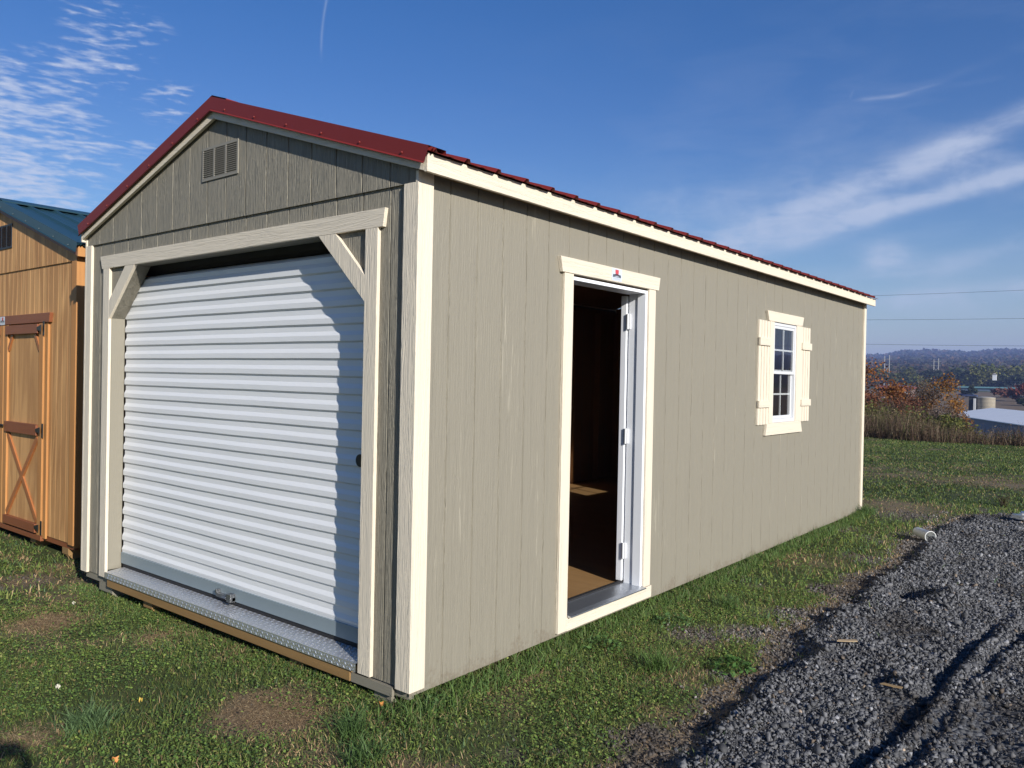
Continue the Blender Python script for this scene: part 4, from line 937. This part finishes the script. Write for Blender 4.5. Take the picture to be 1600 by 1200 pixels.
def cottage(azd, D, zb_, w_, h_, label):
    x, y = at(azd, D); r_ = empty('white_house', (x, y, zb_), label, 'house', 'white houses in the far trees')
    MB().box(x-w_/2, x+w_/2, y, y+w_*.8, zb_-2, zb_+h_).build('wall', M['white_steel'], r_); MB().prism([(x-w_/2-.4, zb_+h_), (x+w_/2+.4, zb_+h_), (x, zb_+h_*1.6)], 'y', y-.3, y+w_*.8+.3).build('roof', plain('shingle', (.35, .33, .33), .8), r_)
cottage(-7.62, 525, 7.2, 1.9, 1.3, 'white house whose gable shows in the trees above the teal roof'); cottage(-6.12, 525, 5.4, 2.3, 1.8, 'white house at the right edge of the view among red trees')
# cars on the valley road
def far_car(azd, D, colr, label):
    x, y = at(azd, D); z = hz(x, y); r_ = empty('parked_car', (x, y, z), label, 'car', 'cars parked by the far field')
    MB().prism([(x-2.2, z+.3), (x-2.15, z+.85), (x-1.4, z+.95), (x+1.2, z+.95), (x+2.1, z+.8), (x+2.2, z+.3)], 'y', y-.85, y+.85).build('body', plain('car_paint', colr, .25), r_, .05)
    MB().prism([(x-1.35, z+.95), (x-.8, z+1.42), (x+.5, z+1.42), (x+1.15, z+.95)], 'y', y-.7, y+.7).build('cabin', plain('car_glass', (.02, .025, .03), .1), r_, .05)
    for sx in (-1.35, 1.3):
        for sy in (-.86, .68): MB().tube((x+sx, y+sy, z+.32), (x+sx, y+sy+.18, z+.32), .32, n=12).build('wheel', M['rubber'], r_)
far_car(-9.15, 345, (.02, .04, .18), 'bright blue car parked at the edge of the brown field'); far_car(-6.45, 330, (.03, .04, .07), 'dark car parked beside the red trees'); far_car(-8.85, 331, (.05, .07, .16), 'dark blue car parked just right of the bright blue one')
# street lamp
x, y = at(-13.2, 120); z = hz(x, y); sl_o = empty('street_lamp', (x, y, z), 'slim grey street lamp standing among the rust-coloured trees', 'street lamp')
zt1 = CAM.z-20/1245*120; MB().tube((x, y, z), (x, y, zt1), .09, .06, 8).build('pole', M['galv'], sl_o); MB().tube((x, y, zt1), (x-.9, y, zt1+.15), .04, .04, 6).tube((x, y, zt1), (x+.9, y, zt1+.15), .04, .04, 6).build('arm', M['galv'], sl_o)
for s_ in (-1, 1): MB().box(x+s_*.9-.3, x+s_*.9+.3, y-.12, y+.12, zt1+.12, zt1+.22).build('lamp_head', plain('lamp_white', (.7, .7, .7), .5), sl_o, .02)
# transmission structures
for q, (a1, a2, D, r1, r2, lb) in enumerate(((-13.77, -13.49, 560, 41, 4, 'left pair of tall pale transmission poles above the valley trees'), (-10.93, -10.67, 600, 37, 9, 'right pair of tall pale transmission poles above the golden tree'))):
    (xa, ya), (xb, yb) = at(a1, D), at(a2, D); zt1 = CAM.z+r1/1245*D; zb = CAM.z+r2/1245*D-4; r_ = empty('transmission_poles', (xa, ya, zb), lb, 'power poles', 'transmission poles in the valley'); pm = plain('pole_grey', (.42, .41, .38), .7)
    MB().tube((xa, ya, zb), (xa, ya, zt1), .26, .2, 6).build('pole', pm, r_); MB().tube((xb, yb, zb), (xb, yb, zt1+.6), .26, .2, 6).build('pole', pm, r_)
    for s_, zc in ((1, .90), (1, .74)): MB().tube((xa-1.6, ya, zb+(zt1-zb)*zc*1.0), (xb+1.6, yb, zb+(zt1-zb)*zc), .09, n=5).build('crossarm', pm, r_)
    MB().tube((xa, ya, zb+(zt1-zb)*.45), (xb, yb, zb+(zt1-zb)*.70), .07, n=5).tube((xb, yb, zb+(zt1-zb)*.45), (xa, ya, zb+(zt1-zb)*.70), .07, n=5).build('cross_brace', pm, r_)
# overhead wires
def wire(e0, e1, D, lb, dx_=0):
    (xa, ya), (xb, yb) = at(-14.95, D), at(-6.15, D); za = CAM.z+D*math.tan(R(e0)); zb = CAM.z+D*math.tan(R(e1)); mb = MB(); P = []
    for k in range(-60, 61):
        t_ = k/6; xx = xa+(xb-xa)*t_; yy = ya+(yb-ya)*t_; P.append(Vector((xx, yy, za+(zb-za)*t_+.0009*(xx-(xa+xb)/2)**2*.35)))
    for p, q in zip(P[:-1], P[1:]): mb.tube(p, q, .022, n=5, cap=False)
    tag(mb.build('power_line', plain('wire', (.03, .03, .035), .7)), lb, 'power line', 'overhead wires crossing the sky at the right')
wire(5.78, 5.86, 150, 'uppermost of three thin wires across the sky right of the shed'); wire(4.22, 4.16, 150, 'middle of three thin wires across the sky right of the shed'); wire(2.63, 2.5, 150, 'lowest of three thin wires, just above the horizon hills')
# valley trees one can tell apart
GV = 'trees of the valley treeline'
vt = [(-14.4, 545, 12, 15, YG, 'yellow-green tree at the left end of the treeline by the shed'), (-13.0, 540, 12.5, 22, YG, 'broad yellow-green tree between the two pairs of poles'), (-12.2, 540, 8.5, 20, YG, 'lower olive tree right of the broad yellow-green one'),
      (-11.3, 560, 11, 20, DK, 'dark green tree left of the right pair of poles'), (-10.1, 560, 12, 20, DK, 'dark tree directly right of the right pair of poles'), (-9.3, 540, 13, 22, DK, 'tall dark green tree right of the golden tree'),
      (-8.75, 530, 11.5, 17, YG, 'olive tree above the left end of the teal roof'), (-8.2, 540, 14.5, 20, YG, 'tall yellow-green tree above the teal roof'), (-7.35, 540, 9, 18, DK, 'dark tree right of the small white gable'), (-6.6, 560, 15, 24, YG, 'large dull yellow tree at the right edge of the treeline'), (-5.9, 530, 10, 18, DK, 'dark tree at the far right of the treeline'), (-5.2, 560, 13, 20, YG, 'yellowish tree just outside the right edge')]
for a_, D_, zt, wd, P_, lb in vt: tree('valley_tree', lb, 'tree', a_, D_, zt, wd, P_, (3, 2, 3, 1)[:len(P_)], 1100, 1.5, GV, low=.05)
tree('evergreen', 'round dark evergreen beside the blue car', 'tree', -8.95, 345, 1.6, 5.2, DK, (3, 2, 2), 1500, .6, None, low=.0)
tree('red_tree', 'low dull red tree beyond the silo', 'tree', -7.05, 340, 1.2, 8.5, RUST, (3, 3, 2, 1), 1200, .8, 'red trees by the brown field', low=.05)
tree('red_tree', 'deep red tree at the right edge beyond the brown field', 'tree', -6.2, 300, 2.6, 7.0, [(.13, .03, .025), (.09, .03, .025), (.16, .05, .03)], (3, 2, 2), 1300, .75, 'red trees by the brown field', low=.05)
tree('evergreen', 'dark evergreen under the deep red tree', 'tree', -6.05, 270, -1.2, 4.0, DK, (3, 2, 2), 1000, .6, None, low=.0)
# the woods rolling away behind them
n = 60000; D_ = 560*np.exp(rng.random(n)**.8*np.log(3200/560)); a_ = np.radians(rng.uniform(-30, 8, n)); x = CAM.x+D_*np.sin(a_); y = CAM.y+D_*np.cos(a_); sz = .0042*D_*rng.uniform(.6, 1.5, n)+.6
z = height(x, y)+rng.random(n)*(7+D_*.004); kk = fbm(np.degrees(a_)*1.2, np.log(D_)*9, 120); c = pal(n, [(.075, .055, .038), (.10, .072, .042), (.05, .055, .028), (.035, .042, .024), (.12, .065, .03)], (3, 2, 3, 3, 1), .25)*(.6+.8*kk)[:, None]
J = leaves(np.stack([x, y, z], 1), sz, c, .1, .8); raw_mesh('distant_woods', J[0], J[1], J[2], M['leaf'], cols=J[3])['kind'] = 'stuff'

# ------------------------------------------------------------------ haze over the valley
hzv = MB().box(-4200, 4200, -120, 5900, -22, 215).build('haze', None); hzv['kind'] = 'stuff'
hm = bpy.data.materials.new('haze'); hm.use_nodes = True; t = hm.node_tree; t.nodes.clear(); o = t.nodes.new('ShaderNodeOutputMaterial'); pv = t.nodes.new('ShaderNodeVolumePrincipled')
pv.inputs['Color'].default_value = (.38, .52, 1.0, 1); pv.inputs['Density'].default_value = .00026; pv.inputs['Anisotropy'].default_value = 0.0
t.links.new(pv.outputs[0], o.inputs['Volume']); hzv.data.materials.append(hm)
sc.cycles.volume_bounces = 0; sc.cycles.transparent_max_bounces = 16

# ------------------------------------------------------------------ the photographer, holding the phone that takes the picture
def skinned(name, pts, edges, mat, parent=None, root=0, lv=2):
    me = bpy.data.meshes.new(name); me.from_pydata([p[:3] for p in pts], edges, []); o = bpy.data.objects.new(name, me); COL.objects.link(o)
    if parent: o.parent = parent
    m = o.modifiers.new('skin', 'SKIN'); m.use_smooth_shade = True
    for i_, p in enumerate(pts): me.skin_vertices[0].data[i_].radius = (p[3], p[4] if len(p) > 4 else p[3])
    me.skin_vertices[0].data[root].use_root = True
    sb = o.modifiers.new('sub', 'SUBSURF'); sb.levels = lv; sb.render_levels = lv
    me.materials.append(mat); return o
f2 = Vector((fw.x, fw.y, 0)).normalized(); r2 = Vector((f2.y, -f2.x, 0)); base = Vector((CAM.x, CAM.y, 0))-f2*.50
gz = hz(base.x, base.y)
def W_(r_, f_, z): p = base+r2*r_+f2*f_; return (p.x, p.y, z)
def P_(r_, f_, z, a, b=None): return (*W_(r_, f_, z), a, b or a)
jk = plain('dark_jacket', (.03, .035, .05), .85, 0, .2, 30); skn = plain('skin', (.42, .24, .17), .55, 0, .06, 30); jean = plain('blue_jeans', (.05, .07, .12), .85, 0, .2, 40)
pts = [P_(0, 0, .93+gz, .13, .11), P_(0, 0, 1.15+gz, .135, .10), P_(0, -.01, 1.36+gz, .15, .10), P_(0, 0, 1.47+gz, .055), P_(0, .015, 1.55+gz, .06), P_(0, .03, 1.63+gz, .078, .09), P_(0, .02, 1.71+gz, .07, .08),
       P_(-.09, 0, .86+gz, .085), P_(-.11, .03, .48+gz, .058), P_(-.12, -.02, .10+gz, .042), P_(-.13, .14, .035+gz, .035), P_(.09, 0, .86+gz, .085), P_(.12, -.02, .48+gz, .058), P_(.14, -.06, .10+gz, .042), P_(.15, .10, .035+gz, .035),
       P_(-.19, -.01, 1.40+gz, .055), P_(-.26, .10, 1.20+gz, .042), P_(-.12, .36, 1.43+gz, .028), P_(.19, -.01, 1.40+gz, .055), P_(.26, .10, 1.20+gz, .042), P_(.12, .36, 1.43+gz, .028)]
ed = [(0, 1), (1, 2), (2, 3), (3, 4), (4, 5), (5, 6), (0, 7), (7, 8), (8, 9), (9, 10), (0, 11), (11, 12), (12, 13), (13, 14), (2, 15), (15, 16), (16, 17), (2, 18), (18, 19), (19, 20)]
pe = skinned('person', pts, ed, jk); tag(pe, 'person in dark jacket holding up a phone, whose shadow falls on the lawn', 'person')
def hand(side):
    w_ = Vector(W_(side*.12, .36, 1.43+gz)); tgt = Vector((CAM.x, CAM.y, CAM.z))-f2*.045+r2*side*.07-Vector((0, 0, .03)); d = (tgt-w_)
    p = [(*w_, .026, .026), (*(w_+d*.55), .030, .018), (*(w_+d*.85), .028, .014)]; e = [(0, 1), (1, 2)]
    for k in range(4):
        b_ = w_+d*.9+Vector((0, 0, .03-.02*k)); t1 = b_+d.normalized()*.03-r2*side*.012; t2 = t1+f2*.004-r2*side*.028; i0 = len(p)
        p += [(*b_, .009, .009), (*t1, .0085, .0085), (*t2, .0075, .0075)]; e += [(2, i0), (i0, i0+1), (i0+1, i0+2)]
    i0 = len(p); th = w_+d*.5+Vector((0, 0, .028)); p += [(*th, .012, .012), (*(th+d.normalized()*.03-r2*side*.03+Vector((0, 0, .01))), .009, .009)]; e += [(1, i0), (i0, i0+1)]
    return skinned('hand', p, e, skn, pe)
hand(-1); hand(1)
face = MB(); hc = Vector(W_(0, .035, 1.63+gz))
bmh = bmesh.new(); bmesh.ops.create_icosphere(bmh, subdivisions=3, radius=1)
for v_ in bmh.verts:
    c_ = v_.co.copy(); v_.co = hc+r2*c_.x*.076+f2*c_.y*.096+Vector((0, 0, c_.z*.118))
me = bpy.data.meshes.new('face'); bmh.to_mesh(me); bmh.free(); me.materials.append(skn); fo_ = bpy.data.objects.new('face', me); COL.objects.link(fo_); fo_.parent = pe; me.polygons.foreach_set('use_smooth', [True]*len(me.polygons))
fe = MB()
fe.tube(hc+f2*.090+Vector((0, 0, .025)), hc+f2*.118-Vector((0, 0, .018)), .007, .014, 8); fe.build('nose', skn, pe, smooth=True)
for s_ in (-1, 1):
    MB().tube(hc+f2*.084+r2*s_*.031+Vector((0, 0, .02)), hc+f2*.090+r2*s_*.031+Vector((0, 0, .02)), .012, .008, 10).build('eye', plain('eye', (.3, .28, .26), .2), pe)
    MB().tube(hc+r2*s_*.072, hc+r2*s_*.088, .03, .024, 10).build('ear', skn, pe, smooth=True)
MB().box(-.024, .024, -.004, .004, -.005, .005).build('mouth', plain('lips', (.35, .12, .10), .5), pe).matrix_world = Matrix.Translation(hc+f2*.090-Vector((0, 0, .048))) @ Matrix.Rotation(-math.atan2(f2.x, f2.y), 4, 'Z')
bmh = bmesh.new(); bmesh.ops.create_icosphere(bmh, subdivisions=3, radius=1)
for v_ in bmh.verts:
    c_ = v_.co.copy(); c_.z = max(c_.z, -.25+.9*max(c_.y, -.3)); v_.co = hc+r2*c_.x*.084+f2*(c_.y*.100-.012)+Vector((0, 0, c_.z*.125+.012))
me = bpy.data.meshes.new('hair'); bmh.to_mesh(me); bmh.free(); me.materials.append(plain('brown_hair', (.04, .025, .015), .7, 0, .4, 90)); ho = bpy.data.objects.new('hair', me); COL.objects.link(ho); ho.parent = pe
for s_, q in ((-1, 8), (1, 12)):
    a, b, c = pts[q-1], pts[q], pts[q+1]; skinned('trouser_leg', [(*a[:3], .098, .098), (*b[:3], .072, .072), (*c[:3], .058, .058)], [(0, 1), (1, 2)], jean, pe)
ph = MB().box(-.078, .078, -.004, .004, -.037, .037).build('phone', plain('phone_black', (.01, .01, .012), .2), None, .003)
ph.matrix_world = Matrix(((rt.x, fw.x, up.x, CAM.x-fw.x*.012), (rt.y, fw.y, up.y, CAM.y-fw.y*.012), (rt.z, fw.z, up.z, CAM.z-fw.z*.012), (0, 0, 0, 1))) @ Matrix.Translation((-.055, 0, -.02))
tag(ph, 'black phone held level in both hands by the person in the dark jacket', 'phone')
